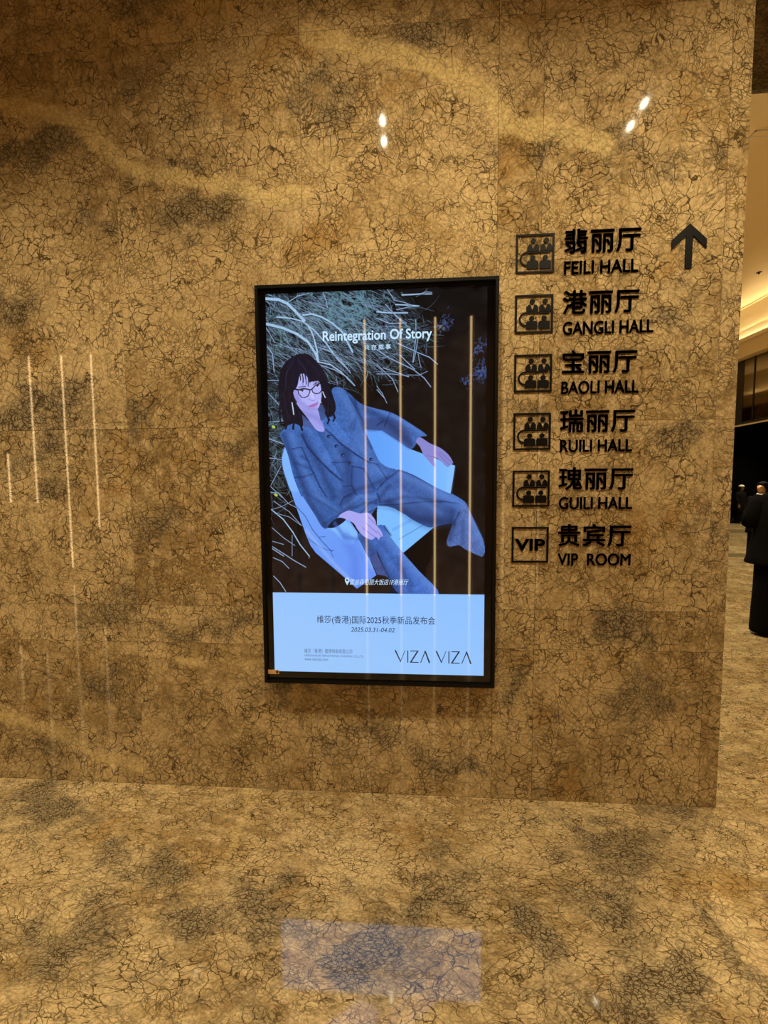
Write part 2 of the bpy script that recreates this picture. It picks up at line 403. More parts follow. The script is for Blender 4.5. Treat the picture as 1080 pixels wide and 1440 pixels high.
tag(cl, 'warm light line glowing in the cove above the black transom', 'light')
for x0, x1, z in ((3.495, 3.515, 2.897), (3.555, 3.575, 2.967)):
    o = MB().box(x0 - 3.56, x1 - 3.56, -2.55, 2.55, z - 2.9, z - 2.9 + 0.012).build('led_line', M['cove'], cl)
tag(MB().box(WX, WX + 0.09, 0.62, 5.5, 2.74, 2.885).box(WX + 0.09, WX + 0.11, 0.62, 5.5, 2.86, 2.93).build('trim_4', M['cream']), 'cream fascia and cove lip along the marble return', kind='structure')
tag(MB().box(WX, WX + 0.012, 0.62, 5.5, 2.885, FOYER_CEIL).build('trim_5', M['cream']), 'cream back of the cove along the marble return', kind='structure')
cl2 = empty('cove_light', (WX + 0.05, 3.0, 2.886))
tag(cl2, 'warm light line in the cove along the marble return of the passage', 'light')
MB().box(-0.01, 0.01, -2.3, 2.4, 0.0, 0.012).build('led_line', M['cove'], cl2)
cf = tag(MB().box(WX, 3.6, 0.42, 5.5, FOYER_CEIL, FOYER_CEIL + 0.1).build('ceiling_foyer', M['cream']), kind='structure')
MB().box(3.575, 3.6, 0.42, 5.2, FOYER_CEIL - 0.012, FOYER_CEIL).build('cornice_bead', M['cream'], cf)
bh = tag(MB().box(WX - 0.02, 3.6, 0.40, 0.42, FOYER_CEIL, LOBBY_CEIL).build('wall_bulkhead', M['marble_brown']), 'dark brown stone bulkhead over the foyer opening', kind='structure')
tag(MB().box(WX - 0.02, 3.6, 0.0, 0.40, LOBBY_CEIL, LOBBY_CEIL + 0.1).build('ceiling_strip', M['cream']), kind='structure')
tag(MB().box(WX - 0.2, 3.75, 5.5, 5.6, 0, FOYER_CEIL + 0.1).build('wall_foyer_end', M['brown_panel']), kind='structure')
# dark hall beyond the opening
tag(MB().box(3.0, 22.0, 13.75, 13.9, 0, 4.6).build('wall_hall_far', M['black_wall']), kind='structure')
for k in range(9):
    MB().box(4.0 + 1.9 * k, 5.86 + 1.9 * k, 13.72, 13.75, 0, 4.6).build('wall_panel', M['black_panel'], bpy.data.objects['wall_hall_far'])
tag(MB().box(22.0, 22.1, -4.6, 13.9, 0, 4.6).build('wall_hall_right', M['black_wall']), kind='structure')
tag(MB().box(3.75, 22.0, -4.7, -4.6, 0, 4.6).build('wall_hall_near', M['black_wall']), kind='structure')
tag(MB().box(3.65, 3.75, 5.6, 13.75, 0, 4.6).build('wall_hall_left', M['black_wall']), kind='structure')
tag(MB().box(3.6, 22.0, -4.6, 13.9, 4.6, 4.7).build('ceiling_hall', M['black_wall']), kind='structure')

# ------------------------------------------------------------------ lamps
def spot(parent, loc, power, angle, blend=0.9, size=0.006, color=WARM):
    l = bpy.data.lights.new('spot', 'SPOT')
    l.energy = power; l.spot_size = math.radians(angle); l.spot_blend = blend
    l.shadow_soft_size = size; l.color = color
    o = bpy.data.objects.new('spot_beam', l); col.objects.link(o)
    o.parent = parent; o.location = loc
    return o

def downlight(x, y, z, power, angle, label, group, r=0.045, lens_r=0.011, can=0.0):
    """recessed eye, or (can > 0) a surface can whose baffle hides the lens from the side"""
    t = empty('downlight', (x, y, z))
    tag(t, label, 'downlight', group)
    n = 20
    if can:
        prof = [(r, -0.0005), (r, -can), (r * 0.9, -can), (r * 0.88, -0.012)]
        MB().loft([ring(0, 0, pz, pr, pr, n) for pr, pz in prof], cap=False).build('can', M['dark_trim'], t, True)
    else:
        prof = [(r, -0.001), (r, -0.006), (r * 0.8, -0.006), (lens_r * 1.15, -0.0015)]
        MB().loft([ring(0, 0, pz, pr, pr, n) for pr, pz in prof], cap=False).build('rim', M['white_metal'], t, True)
    MB().disc(0, 0, -0.003, lens_r, n, flip=True).build('lens', M['lens'], t)
    spot(t, (0, 0, -0.01 - can), power, angle)
    return t

for x, w in ((-0.16, 'above the display'), (1.55, 'above the marble wall end')):
    for y, q in ((-1.08, 'nearer the wall'), (-1.235, 'farther from the wall')):
        downlight(x, y, LOBBY_CEIL, SPOT_POWER, 140, f'ceiling downlight {w}, {q} of its pair', 'twin downlights by the marble wall')
for x, w in ((-5.3, 'farthest left'), (-3.6, 'second from the left'), (-1.87, 'nearest the display')):  # added unseen lamps that even out the light on the left marble
    downlight(x, -1.15, LOBBY_CEIL, SPOT_POWER * 2, 104 if x > -2 else 130, f'added dark can light evening out the left marble, {w}', 'added can lights along the left marble', can=0.09)
for x, w in ((-2.28, 'left'), (-0.17, 'middle'), (1.89, 'right')):
    downlight(x, -2.0, LOBBY_CEIL, SPOT_POWER * 0.6, 90, f'dark can light over the lobby floor, {w} of three', 'lobby can lights', can=0.09)
for x, w in ((-4.6, 'left'), (0.8, 'right')):
    downlight(x, -2.9, LOBBY_CEIL, SPOT_POWER * 0.6, 90, f'dark can light close to the opposite wall, {w} of two', 'opposite wall can lights', can=0.09)
for y, w in ((0.9, 'nearest'), (2.3, 'middle'), (3.9, 'farthest')):  # added unseen lamps whose bounce brightens the foyer ceiling
    downlight(2.3, y, FOYER_CEIL, FOYER_POWER, 120, f'added small downlight brightening the foyer passage, {w} of three', 'added foyer downlights')
for k, (x, y) in enumerate(((5.4, 3.2), (5.6, 6.0), (8.2, 6.5), (8.2, 9.5), (11.0, 10.5), (12.5, 12.2))):
    downlight(x, y, 4.6, HALL_POWER, 80, 'ceiling downlight in the dark hall beyond the door opening, ' + ('nearest', 'second', 'third', 'fourth', 'fifth', 'farthest')[k] + ' from the door', 'hall downlights', 0.06, 0.03)

def strip_light(x, y, z0, z1, mat, label, group):
    t = empty('light_strip', (x, y, 0))
    tag(t, label, 'light', group)
    MB().box(-0.022, 0.022, -0.014, 0.0, z0, z1).build('channel', M['dark_trim'], t)
    MB().box(-0.012, 0.012, 0.0, 0.006, z0, z1).build('diffuser', mat, t)
    return t
ORD = ['leftmost of four', 'second from left of four', 'third from left of four', 'rightmost of four']
pitch_x = 0.443
edges = [-3.4] + [-0.53 + pitch_x * k - pitch_x * 6 for k in range(0, 16)]
edges = [e for e in edges if e <= 3.6]
for a, bnd in zip(edges, edges[1:]):
    if bnd - a > 0.1:
        MB().box(a + 0.03, bnd - 0.03, -3.36, -3.31, 0, 3.62).build('wall_panel', M['brown_panel'], wo)
for k, x in enumerate((-0.53, -0.08, 0.355, 0.80)):
    strip_light(x, -3.345, 0.0, 3.52, M['strip'], 'vertical warm light strip mirrored in the display, ' + ORD[k], 'light strips mirrored in the display')
for k, x in enumerate((1.243, 1.686)):
    strip_light(x, -3.345, 0.0, 3.1, M['strip_dim'], ('dim vertical light strip mirrored beside the pictograms', 'dim vertical light strip mirrored between the hall names')[k], 'dim light strips')
for k, (x, z0, z1) in enumerate(((-4.93, 0.8, 3.52), (-5.42, 0.15, 3.52), (-5.96, 1.2, 3.52), (-6.42, 1.2, 2.0))):
    strip_light(x, -4.146, z0, z1, M['strip'], 'vertical warm light strip mirrored in the left marble, ' + ['rightmost of four', 'second from right of four', 'third from right of four', 'shortest, at the very left'][k], 'light strips mirrored in the left marble')

# outlines of the advertisement picture (0..1000 across, 0..1778 down)
ART = {
 'CH_LEFT': [(74, 697),(59, 746),(64, 800),(87, 875),(98, 901),(130, 1001),(163, 1101),(187, 1161),(212, 1196),(331, 1299),(406, 1367),(499, 1301),(462, 1210),(414, 1101),(365, 1026),(335, 991),(260, 1051),(206, 986),(157, 916),(133, 845),(110, 747),(91, 717)],
 'CH_IN': [(267, 1073),(309, 1073),(355, 1043),(404, 1091),(408, 1121),(378, 1161),(334, 1131),(304, 1096)],
 'CH_RIM': [(74, 697),(59, 746),(64, 800),(87, 875),(98, 901),(140, 901),(118, 845),(105, 776)],
 'CH_BACK': [(448, 615),(506, 626),(530, 626),(603, 675),(665, 715),(862, 791),(859, 818),(843, 919),(761, 889),(699, 860),(621, 820),(559, 805),(505, 780),(503, 780)],
 'CH_SIDE': [(821, 904),(838, 803),(862, 791),(859, 818),(843, 919)],
 'CH_SEAT': [(504, 967),(567, 975),(665, 1032),(733, 1068),(769, 1073),(625, 1195),(566, 1130),(503, 1066)],
 'BLACK': [(767, 1073),(786, 1115),(784, 1189),(757, 1219),(733, 1259),(728, 1324),(698, 1284),(620, 1190)],
 'THIGH': [(504, 888),(553, 844),(597, 808),(631, 813),(699, 845),(761, 882),(843, 920),(848, 918),(908, 957),(934, 1008),(968, 1081),(995, 1142),(993, 1206),(969, 1204),(941, 1191),(907, 1174),(883, 1157),(839, 1164),(827, 1145),(834, 1115),(856, 1061),(815, 1061),(767, 1073),(733, 1071),(665, 1036),(611, 997),(553, 977),(504, 977),(464, 1031),(405, 1016),(336, 967)],
 'THIGH_SH': [(504, 967),(592, 963),(699, 956),(814, 959),(863, 1003),(853, 1061),(815, 1061),(767, 1073),(733, 1071),(665, 1036),(611, 997),(553, 977)],
 'CALF': [(877, 1008),(905, 959),(934, 1008),(995, 1142),(993, 1206),(941, 1191),(883, 1157),(839, 1164),(827, 1145),(844, 1086)],
 'LEG': [(503, 1066),(532, 1066),(566, 1120),(625, 1195),(698, 1279),(791, 1391),(615, 1393),(556, 1310),(531, 1260),(502, 1195),(467, 1220),(428, 1151),(413, 1111),(463, 1066)],
 'LEG_IN': [(411, 1103),(478, 1135),(502, 1180),(502, 1200),(531, 1260),(565, 1320),(541, 1305),(501, 1298),(499, 1291),(462, 1210)],
 'BOOT': [(570, 1335),(595, 1350),(619, 1393),(565, 1393)],
 'SUIT': [(53, 638),(76, 605),(94, 576),(163, 596),(234, 535),(273, 555),(312, 531),(299, 440),(338, 427),(387, 461),(406, 480),(439, 505),(497, 525),(560, 541),(603, 561),(665, 600),(735, 651),(704, 660),(665, 712),(603, 675),(530, 626),(506, 626),(453, 620),(486, 703),(505, 746),(520, 771),(554, 795),(597, 810),(553, 849),(504, 897),(504, 977),(464, 1007),(380, 999),(365, 996),(325, 1021),(259, 1082),(205, 1006),(157, 931),(147, 925),(113, 835),(90, 737),(69, 678)],
 'SLEEVE_SH': [(507, 573),(555, 574),(603, 584),(661, 647),(665, 712),(603, 675),(530, 626),(506, 626),(453, 620),(449, 572)],
 'VEST': [(222, 617),(262, 627),(291, 642),(340, 686),(383, 726),(388, 784),(446, 799),(494, 887),(504, 907),(415, 921),(346, 936),(341, 877),(337, 850),(294, 768),(251, 680)],
 'VEST_IN': [(392, 789),(436, 799),(490, 892),(416, 907),(382, 867)],
 'LAPEL_L': [(146, 596),(183, 577),(222, 621),(270, 710),(313, 798),(338, 854),(269, 793),(211, 719),(167, 659)],
 'LAPEL_R': [(240, 581),(292, 560),(350, 623),(418, 721),(466, 768),(403, 726),(340, 676),(291, 627)],
 'COLLAR_L': [(145, 543),(188, 572),(225, 619),(188, 606),(156, 596)],
 'COLLAR_R': [(229, 532),(254, 501),(273, 555),(253, 576),(238, 573)],
 'SLEEVE_L': [(53, 638),(103, 624),(156, 698),(204, 812),(247, 915),(287, 932),(365, 996),(325, 1021),(259, 1082),(205, 1006),(157, 931),(147, 925),(113, 835),(90, 737),(69, 678)],
 'CUFF_DARK': [(269, 1073),(315, 1031),(357, 1038),(309, 1073)],
 'HAIR': [(53, 399),(62, 349),(85, 310),(123, 282),(160, 271),(197, 277),(233, 310),(261, 343),(272, 379),(286, 411),(304, 462),(317, 509),(312, 541),(295, 559),(273, 558),(269, 533),(259, 504),(200, 467),(140, 498),(158, 549),(163, 593),(153, 603),(124, 586),(79, 595),(65, 536),(58, 442)],
 'NECK': [(137, 491),(185, 517),(214, 528),(233, 525),(246, 576),(250, 578),(263, 624),(227, 621),(189, 570),(143, 511)],
 'FACE': [(149, 368),(173, 362),(202, 384),(239, 394),(251, 432),(252, 468),(245, 500),(233, 524),(214, 534),(184, 527),(155, 511),(137, 489),(123, 461),(121, 440),(142, 408)],
 'CHEEK_SH': [(123, 461),(138, 465),(152, 502),(185, 520),(214, 530),(214, 534),(184, 527),(155, 511),(137, 489)],
 'BANGS': [(145, 279),(203, 306),(247, 353),(266, 407),(253, 403),(235, 396),(205, 399),(196, 402),(187, 377),(166, 358),(151, 369),(138, 419),(116, 436),(107, 393),(125, 332)],
 'LIPS': [(190, 512),(209, 501),(218, 502),(234, 493),(231, 505),(212, 515)],
 'HAND_L': [(325, 1021),(365, 996),(390, 999),(424, 1009),(464, 1006),(493, 1036),(503, 1066),(520, 1088),(531, 1115),(517, 1121),(512, 1134),(498, 1120),(478, 1133),(443, 1118),(414, 1088),(394, 1056),(360, 1037)],
 'HAND_R': [(685, 679),(704, 660),(747, 687),(795, 709),(833, 741),(853, 774),(850, 782),(838, 790),(826, 796),(795, 767),(764, 749),(776, 788),(766, 794),(737, 761),(718, 739),(704, 705)],
}
STROKES = {
 'BR': [
  ([(-1, 20),(62, 27),(101, 45),(135, 79),(178, 124)], 12.8),
  ([(1, 133),(74, 152),(142, 182),(190, 217)], 11.8),
  ([(195, 221),(228, 274),(240, 310)], 10.8),
  ([(220, 199),(234, 256),(240, 310)], 7.8),
  ([(173, 99),(212, 95),(260, 111),(308, 140),(351, 179),(398, 270)], 7.8),
  ([(240, 310),(296, 324),(344, 358),(406, 421)], 5.9),
  ([(51, 104),(114, 111),(168, 126),(221, 166),(278, 229),(325, 296),(373, 344)], 5.9),
  ([(106, 38),(151, 14),(199, 4)], 3.9),
  ([(267, 4),(281, 42),(286, 70)], 3.9),
  ([(197, 151),(211, 175),(220, 199)], 6.9),
  ([(248, 247),(297, 267),(345, 306),(388, 364)], 4.4),
  ([(257, 327),(315, 348),(373, 382),(406, 421)], 4.4),
  ([(3, 235),(27, 269),(32, 350)], 4.4),
  ([(-1, 388),(54, 390)], 3.4),
  ([(0, 149),(38, 217)], 3.4),
  ([(624, 26),(667, 26),(704, 25),(756, 26)], 5.9),
  ([(704, 25),(732, 17),(756, 20)], 3.9),
  ([(596, 67),(648, 71),(699, 77)], 5.9),
  ([(600, 90),(652, 80),(699, 77)], 3.9),
  ([(510, 96),(572, 103),(648, 105)], 5.9),
  ([(549, 65),(596, 117),(648, 165)], 3.9),
  ([(510, 124),(567, 149),(643, 149)], 4.4),
  ([(509, 263),(566, 302),(676, 357),(723, 395),(752, 434)], 4.4),
  ([(605, 238),(699, 283),(746, 303),(782, 334)], 4.4),
  ([(685, 134),(686, 213),(671, 324)], 3.4),
  ([(695, 213),(685, 278),(673, 324)], 3.4),
  ([(508, 371),(580, 373),(652, 384)], 3.4),
  ([(614, 290),(652, 328),(680, 354)], 3.9),
  ([(509, 329),(580, 397),(604, 454)], 3.9),
  ([(695, 287),(704, 334),(709, 346)], 2.9),
  ([(652, 379),(699, 381),(737, 365)], 2.9),
  ([(537, 344),(590, 364),(652, 387)], 3.9),
  ([(558, 1),(591, 48),(634, 59),(671, 74)], 3.4),
  ([(508, 442),(541, 479)], 3.9),
  ([(508, 426),(532, 459),(553, 503)], 3.4),
  ([(0, 443),(51, 502)], 3.4),
  ([(2, 579),(74, 575)], 2.9),
  ([(2, 657),(67, 682)], 4.4),
  ([(0, 746),(55, 754)], 3.9),
  ([(4, 874),(54, 785)], 2.9),
  ([(1, 879),(56, 932)], 3.4),
  ([(3, 908),(41, 911),(85, 961),(125, 981)], 3.4),
  ([(4, 990),(59, 1036),(103, 1096),(137, 1156),(181, 1212)], 5.4),
  ([(4, 1076),(61, 1126),(112, 1161)], 3.4),
  ([(4, 1167),(60, 1202),(105, 1232),(163, 1265)], 4.4),
  ([(4, 1177),(57, 1212)], 4.9),
  ([(6, 1220),(49, 1238),(81, 1271)], 3.9),
  ([(6, 1309),(36, 1340),(63, 1383)], 4.4),
  ([(5, 1141),(58, 1156)], 3.4),
  ([(15, 950),(90, 1001),(146, 1066)], 3.4),
  ([(29, 1008),(89, 1025),(146, 1066)], 2.9),
  ([(100, 1111),(98, 1212)], 2.9),
  ([(181, 1212),(179, 1222)], 2.9),
  ([(4, 990),(55, 975),(111, 946)], 2.5),
 ],
 'TWIG': [
  ([(116, 966),(165, 1021),(199, 1086),(243, 1141),(288, 1189)], 2.9),
  ([(178, 1128),(208, 1151),(243, 1174)], 2.5),
  ([(229, 1121),(259, 1118)], 2.0),
  ([(283, 1189),(295, 1216)], 2.0),
  ([(248, 1174),(263, 1181),(298, 1186)], 2.5),
 ],
 'DARK': [
  ([(157, 640),(181, 694),(230, 753),(288, 812),(338, 854)], 6.4),
  ([(267, 617),(296, 642),(340, 686),(403, 731),(461, 768),(505, 781)], 5.4),
  ([(109, 704),(154, 698),(180, 757),(204, 814)], 3.9),
  ([(118, 838),(159, 836),(206, 821)], 3.9),
  ([(204, 812),(238, 886),(267, 930)], 4.4),
  ([(294, 771),(338, 770),(383, 767)], 2.9),
  ([(390, 789),(384, 867),(406, 916)], 2.9),
  ([(392, 788),(441, 799),(490, 892)], 2.9),
  ([(380, 614),(410, 557)], 2.5),
  ([(394, 624),(412, 567)], 2.5),
  ([(347, 882),(382, 877),(406, 919)], 2.9),
  ([(367, 446),(410, 524)], 3.4),
  ([(406, 480),(412, 528),(448, 591)], 3.9),
  ([(565, 546),(540, 607)], 4.4),
  ([(506, 602),(536, 581)], 4.9),
  ([(505, 780),(549, 849)], 3.4),
  ([(504, 897),(553, 849),(597, 815)], 3.9),
  ([(600, 808),(665, 830),(761, 884)], 2.9),
  ([(514, 970),(602, 967),(699, 956),(814, 954),(877, 964)], 4.4),
  ([(882, 1003),(856, 1061)], 3.9),
  ([(504, 913),(518, 953)], 4.4),
  ([(331, 967),(351, 932),(391, 913)], 5.9),
  ([(464, 1004),(504, 982)], 3.4),
  ([(424, 1009),(464, 962),(504, 943)], 2.5),
  ([(535, 1066),(564, 1110)], 4.4),
  ([(502, 1190),(531, 1260),(556, 1310)], 4.4),
 ],
 'FING': [
  ([(449, 1051),(503, 1101)], 2.9),
  ([(434, 1076),(493, 1120)], 2.9),
  ([(464, 1026),(503, 1066)], 2.9),
  ([(503, 1091),(525, 1118)], 2.9),
  ([(776, 726),(838, 789)], 2.9),
  ([(790, 726),(850, 777)], 2.9),
  ([(737, 744),(764, 749)], 2.9),
  ([(766, 749),(795, 767)], 2.5),
 ],
 'GLASS': [
  ([(122, 429),(142, 434)], 6.6),
  ([(142, 434),(171, 429),(197, 435)], 5.2),
  ([(197, 436),(208, 433)], 4.8),
  ([(207, 433),(223, 417),(251, 405)], 4.4),
  ([(142, 434),(145, 453),(160, 469),(174, 470),(189, 463),(198, 445),(197, 435)], 3.3),
  ([(207, 433),(212, 447),(226, 454),(243, 451),(252, 439)], 3.3),
 ],
 'EYE': [
  ([(153, 440),(164, 438),(171, 442)], 4.8),
  ([(226, 422),(238, 418)], 4.4),
  ([(146, 422),(179, 419)], 2.6),
  ([(216, 411),(238, 403)], 2.9),
 ],
 'NOSE': [
  ([(191, 475),(200, 482),(215, 485),(220, 480)], 2.6),
  ([(216, 445),(221, 467)], 1.8),
 ],
 'EARR': [
  ([(113, 492),(117, 519),(120, 546)], 5.2),
  ([(258, 446),(269, 472)], 4.8),
  ([(244, 487),(250, 496)], 3.7),
 ],
 'HAIRL': [
  ([(156, 294),(188, 334),(202, 377)], 3.7),
  ([(181, 298),(218, 334),(239, 374)], 3.3),
  ([(137, 293),(103, 332),(87, 392)], 3.3),
  ([(122, 307),(88, 356),(79, 435)], 3.3),
  ([(78, 442),(84, 508),(98, 566)], 3.3),
  ([(101, 414),(107, 486),(132, 559)], 2.9),
  ([(282, 447),(296, 490),(291, 540)], 3.3),
  ([(204, 288),(236, 335),(254, 371)], 2.9),
 ],
 'HAIRD': [
  ([(165, 387),(166, 414)], 1.8),
  ([(195, 388),(199, 406)], 2.2),
  ([(149, 368),(145, 386)], 2.9),
 ],
}
DOTS = [(282, 650), (316, 695), (346, 737), (378, 777), (477, 758)]
FOLI = [(980, 263), (957, 285), (990, 351), (972, 373), (995, 388), (962, 387), (916, 405), (803, 161), (821, 152), (793, 174)]

# ------------------------------------------------------------------ the picture on the display (painted in code)
def paint_picture(W=620, Hh=1102, vmax=1390):
    rng = np.random.default_rng(7)
    s = W / 1000.0
    img = np.zeros((Hh, W, 3), np.float32)
    yy, xx = np.mgrid[0:Hh, 0:W].astype(np.float32)
    U, V = (xx + .5) / s, (yy + .5) / s
    def box_blur(a, r):
        if r < 1: return a
        k = 2 * r + 1
        for ax in (0, 1):
            pad = [(0, 0)] * a.ndim; pad[ax] = (r + 1, r)
            c = np.cumsum(np.pad(a, pad, mode='edge'), axis=ax, dtype=np.float64)
            a = ((np.take(c, range(k, c.shape[ax]), ax) - np.take(c, range(0, c.shape[ax] - k), ax)) / k).astype(np.float32)
        return a
    def noise(r, seed):
        n = np.random.default_rng(seed).normal(size=(Hh, W)).astype(np.float32)
        n = box_blur(box_blur(n, r), r)
        return n / (n.std() + 1e-6)
    def over(mask, color):
        c = np.array(color, np.float32) if not isinstance(color, np.ndarray) else color
        img[:] = img * (1 - mask[..., None]) + c * mask[..., None]
    def smooth(pts, n=4):
        P = np.array(pts, float); out = []
        for i in range(len(P)):
            p0, p1, p2, p3 = P[i - 1], P[i], P[(i + 1) % len(P)], P[(i + 2) % len(P)]
            for t in np.linspace(0, 1, n, endpoint=False):
                out.append(.5 * ((2 * p1) + (-p0 + p2) * t + (2 * p0 - 5 * p1 + 4 * p2 - p3) * t * t + (-p0 + 3 * p1 - 3 * p2 + p3) * t ** 3))
        return np.array(out)
    def mask_poly(pts, soft=True, blur=1):
        P = smooth(pts) if soft else np.array(pts, float)
        x0, x1 = max(0, int(P[:, 0].min() * s) - 1), min(W, int(P[:, 0].max() * s) + 2)
        y0, y1 = max(0, int(P[:, 1].min() * s) - 1), min(Hh, int(P[:, 1].max() * s) + 2)
        m = np.zeros((Hh, W), np.float32)
        if x1 <= x0 or y1 <= y0: return m
        acc = 0
        for dx, dy in ((.25, .25), (.75, .25), (.25, .75), (.75, .75)):
            gx = (np.arange(x0, x1) + dx)[None, :] / s; gy = (np.arange(y0, y1) + dy)[:, None] / s
            ins = np.zeros((y1 - y0, x1 - x0), bool)
            for (ax, ay), (bx, by) in zip(P, np.roll(P, -1, 0)):
                if ay == by: continue
                c = (ay > gy) != (by > gy)
                ins ^= c & (gx < (bx - ax) * (gy - ay) / (by - ay) + ax)
            acc = acc + ins.astype(np.float32)
        m[y0:y1, x0:x1] = acc / 4
        return box_blur(m, blur) if blur > 1 else m
    def stroke(pts, w, color, alpha=1.0, taper=False):
        w = max(w, 1.6)
        n = len(pts) - 1
        for i, ((ax, ay), (bx, by)) in enumerate(zip(pts, pts[1:])):
            ww = w * (1 - .6 * i / max(n, 1)) if taper else w
            pad = ww + 3
            x0, x1 = max(0, int((min(ax, bx) - pad) * s)), min(W, int((max(ax, bx) + pad) * s) + 1)
            y0, y1 = max(0, int((min(ay, by) - pad) * s)), min(Hh, int((max(ay, by) + pad) * s) + 1)
            if x1 <= x0 or y1 <= y0: continue
            u, v = U[y0:y1, x0:x1], V[y0:y1, x0:x1]
            dx, dy = bx - ax, by - ay
            t = np.clip(((u - ax) * dx + (v - ay) * dy) / (dx * dx + dy * dy + 1e-6), 0, 1)
            d = np.hypot(u - ax - t * dx, v - ay - t * dy)
            a = np.clip((ww / 2 - d) * s + .5, 0, 1)[..., None] * alpha
            img[y0:y1, x0:x1] = img[y0:y1, x0:x1] * (1 - a) + np.array(color, np.float32) * a
    # ground: black brown, browner towards the lower edge
    t = np.clip((V - 900) / 500, 0, 1)[..., None]
    img[:] = np.array((13, 10, 12)) * (1 - t) + np.array((36, 26, 22)) * t
    img[:] += (noise(10, 1) * 3)[..., None]
    # thicket
    dens = np.clip(1.1 - np.hypot((U - 140) / 520, (V - 60) / 420), 0, 1)
    dens = np.maximum(dens, np.clip(1 - np.hypot((U - 20) / 130, (V - 620) / 420), 0, 1) * .8)
    dens = np.maximum(dens, np.clip(1 - np.hypot((U - 520) / 260, (V - 200) / 240), 0, 1) * .8)
    tex = np.clip(.5 + .35 * noise(2, 3) + .35 * noise(6, 4), 0, 1.4)
    over(np.clip(dens * 1.3, 0, 1) * np.clip(tex, 0, 1) * .8, (72, 96, 112))
    for i in range(4200):
        u, v = rng.uniform(-20, 800), rng.uniform(-10, 1150)
        iu, iv = min(W - 1, max(0, int(u * s))), min(Hh - 1, max(0, int(v * s)))
        if rng.random() > dens[iv, iu] * 1.4: continue
        ang = rng.normal(.75, .55) if u < 520 else rng.normal(.25, .7)
        if u < 130 and v > 480: ang = rng.normal(.4, .9)
        L = rng.uniform(20, 100); cur = rng.normal(0, .5)
        pts = [(u, v)]
        for k in range(3):
            ang += cur / 3; pts.append((pts[-1][0] + L / 3 * math.cos(ang), pts[-1][1] + L / 3 * math.sin(ang)))
        b = rng.uniform(.45, 1.0)
        base = (120, 165, 190) if rng.random() < .6 else ((110, 160, 150) if rng.random() < .5 else (150, 170, 225))
        stroke(pts, rng.uniform(1.8, 3.6), tuple(c * b for c in base), rng.uniform(.45, .9), True)
    for i in range(330):
        u, v = rng.uniform(-40, 560), rng.uniform(-20, 330)
        if u > 250 and v > 330 - (u - 250) * .1: continue
        ang = rng.normal(.35, .25); L = rng.uniform(90, 240); cur = rng.uniform(.1, .8)
        pts = [(u, v)]
        for k in range(6):
            ang += cur / 6; pts.append((pts[-1][0] + L / 6 * math.cos(ang), pts[-1][1] + L / 6 * math.sin(ang)))
        if pts[-1][0] > 770: continue
        stroke(pts, rng.uniform(1.6, 2.8), (135, 165, 195) if rng.random() < .7 else (160, 180, 225), rng.uniform(.35, .8), True)
    for i in range(260):
        u, v = rng.normal(400, 90), rng.normal(80, 60)
        a = rng.uniform(0, 6.3); l = rng.uniform(8, 18)
        stroke([(u, v), (u + l * math.cos(a), v + l * math.sin(a))], rng.uniform(6, 10), (100, 145, 165), .5)
    for pts, w in STROKES['BR']:
        stroke([(a + 2, b + 4) for a, b in pts], w, (25, 35, 50), .5)
        stroke(pts, w, (165, 200, 235) if w > 5 else (150, 175, 215), .95)
    for cu, cv in FOLI:
        for k in range(26):
            a = rng.uniform(0, 6.3); l = rng.uniform(4, 13); u, v = cu + rng.normal(0, 14), cv + rng.normal(0, 16)
            stroke([(u, v), (u + l * math.cos(a), v + l * math.sin(a))], 5, (70, 95, 160) if cu > 800 else (120, 125, 130), .45)
    for cu, cv in ((20, 600), (24, 918)):
        stroke([(cu, cv), (cu + 6, cv + 4)], 11, (200, 220, 80), .9)
    denim = 1 + .045 * noise(1, 11) + .02 * noise(5, 12)
    def cloth(name, color, blur=1, alpha=1.0):
        m = mask_poly(ART[name], blur=blur) * alpha
        over(m, np.array(color, np.float32) * denim[..., None])
    def shade(name, color, alpha, blur=8):
        over(mask_poly(ART[name], blur=blur) * alpha, color)
    # chair
    over(mask_poly(ART['BLACK'], False), (5, 4, 6))
    g = np.clip((V - 700) / 650, 0, 1)[..., None]
    over(mask_poly(ART['CH_LEFT'], False), np.array((118, 172, 252), np.float32) * (1 - g) + np.array((104, 148, 246), np.float32) * g)
    shade('CH_RIM', (132, 188, 255), .7, 3)
    shade('CH_IN', (132, 192, 255), .95, 3)
    gb = np.clip((U - 500) / 350, 0, 1)[..., None]
    over(mask_poly(ART['CH_BACK'], False), np.array((96, 160, 250), np.float32) * (1 - gb) + np.array((126, 188, 255), np.float32) * gb)
    shade('CH_SIDE', (140, 196, 255), .6, 4)
    over(mask_poly(ART['CH_SEAT'], False), (122, 188, 255))
    stroke([(580, 1085), (700, 1020)], 16, (100, 165, 240), .6); stroke([(606, 1130), (745, 1048)], 5, (90, 140, 205), .8)
    stroke([(360, 1120), (440, 1200), (470, 1300)], 40, (96, 142, 245), .35)
    for pts, w in STROKES['TWIG']: stroke(pts, w, (35, 60, 110), .85)
    # trousers and suit
    cloth('THIGH', (66, 104, 178)); shade('THIGH_SH', (46, 72, 128), .65, 14); cloth('CALF', (78, 106, 170), 3)
    cloth('LEG_IN', (66, 82, 142)); cloth('BOOT', (16, 24, 44)); cloth('LEG', (66, 108, 192))
    cloth('SUIT', (62, 102, 176))
    shade('SLEEVE_SH', (52, 72, 130), .75, 5)
    cloth('VEST', (54, 90, 160)); shade('VEST_IN', (60, 98, 172), .7, 3)
    cloth('SLEEVE_L', (58, 97, 170)); shade('CUFF_DARK', (18, 24, 48), 1, 1)
    cloth('LAPEL_L', (68, 110, 188)); cloth('LAPEL_R', (70, 114, 194)); shade('COLLAR_L', (70, 92, 152), .9, 2)
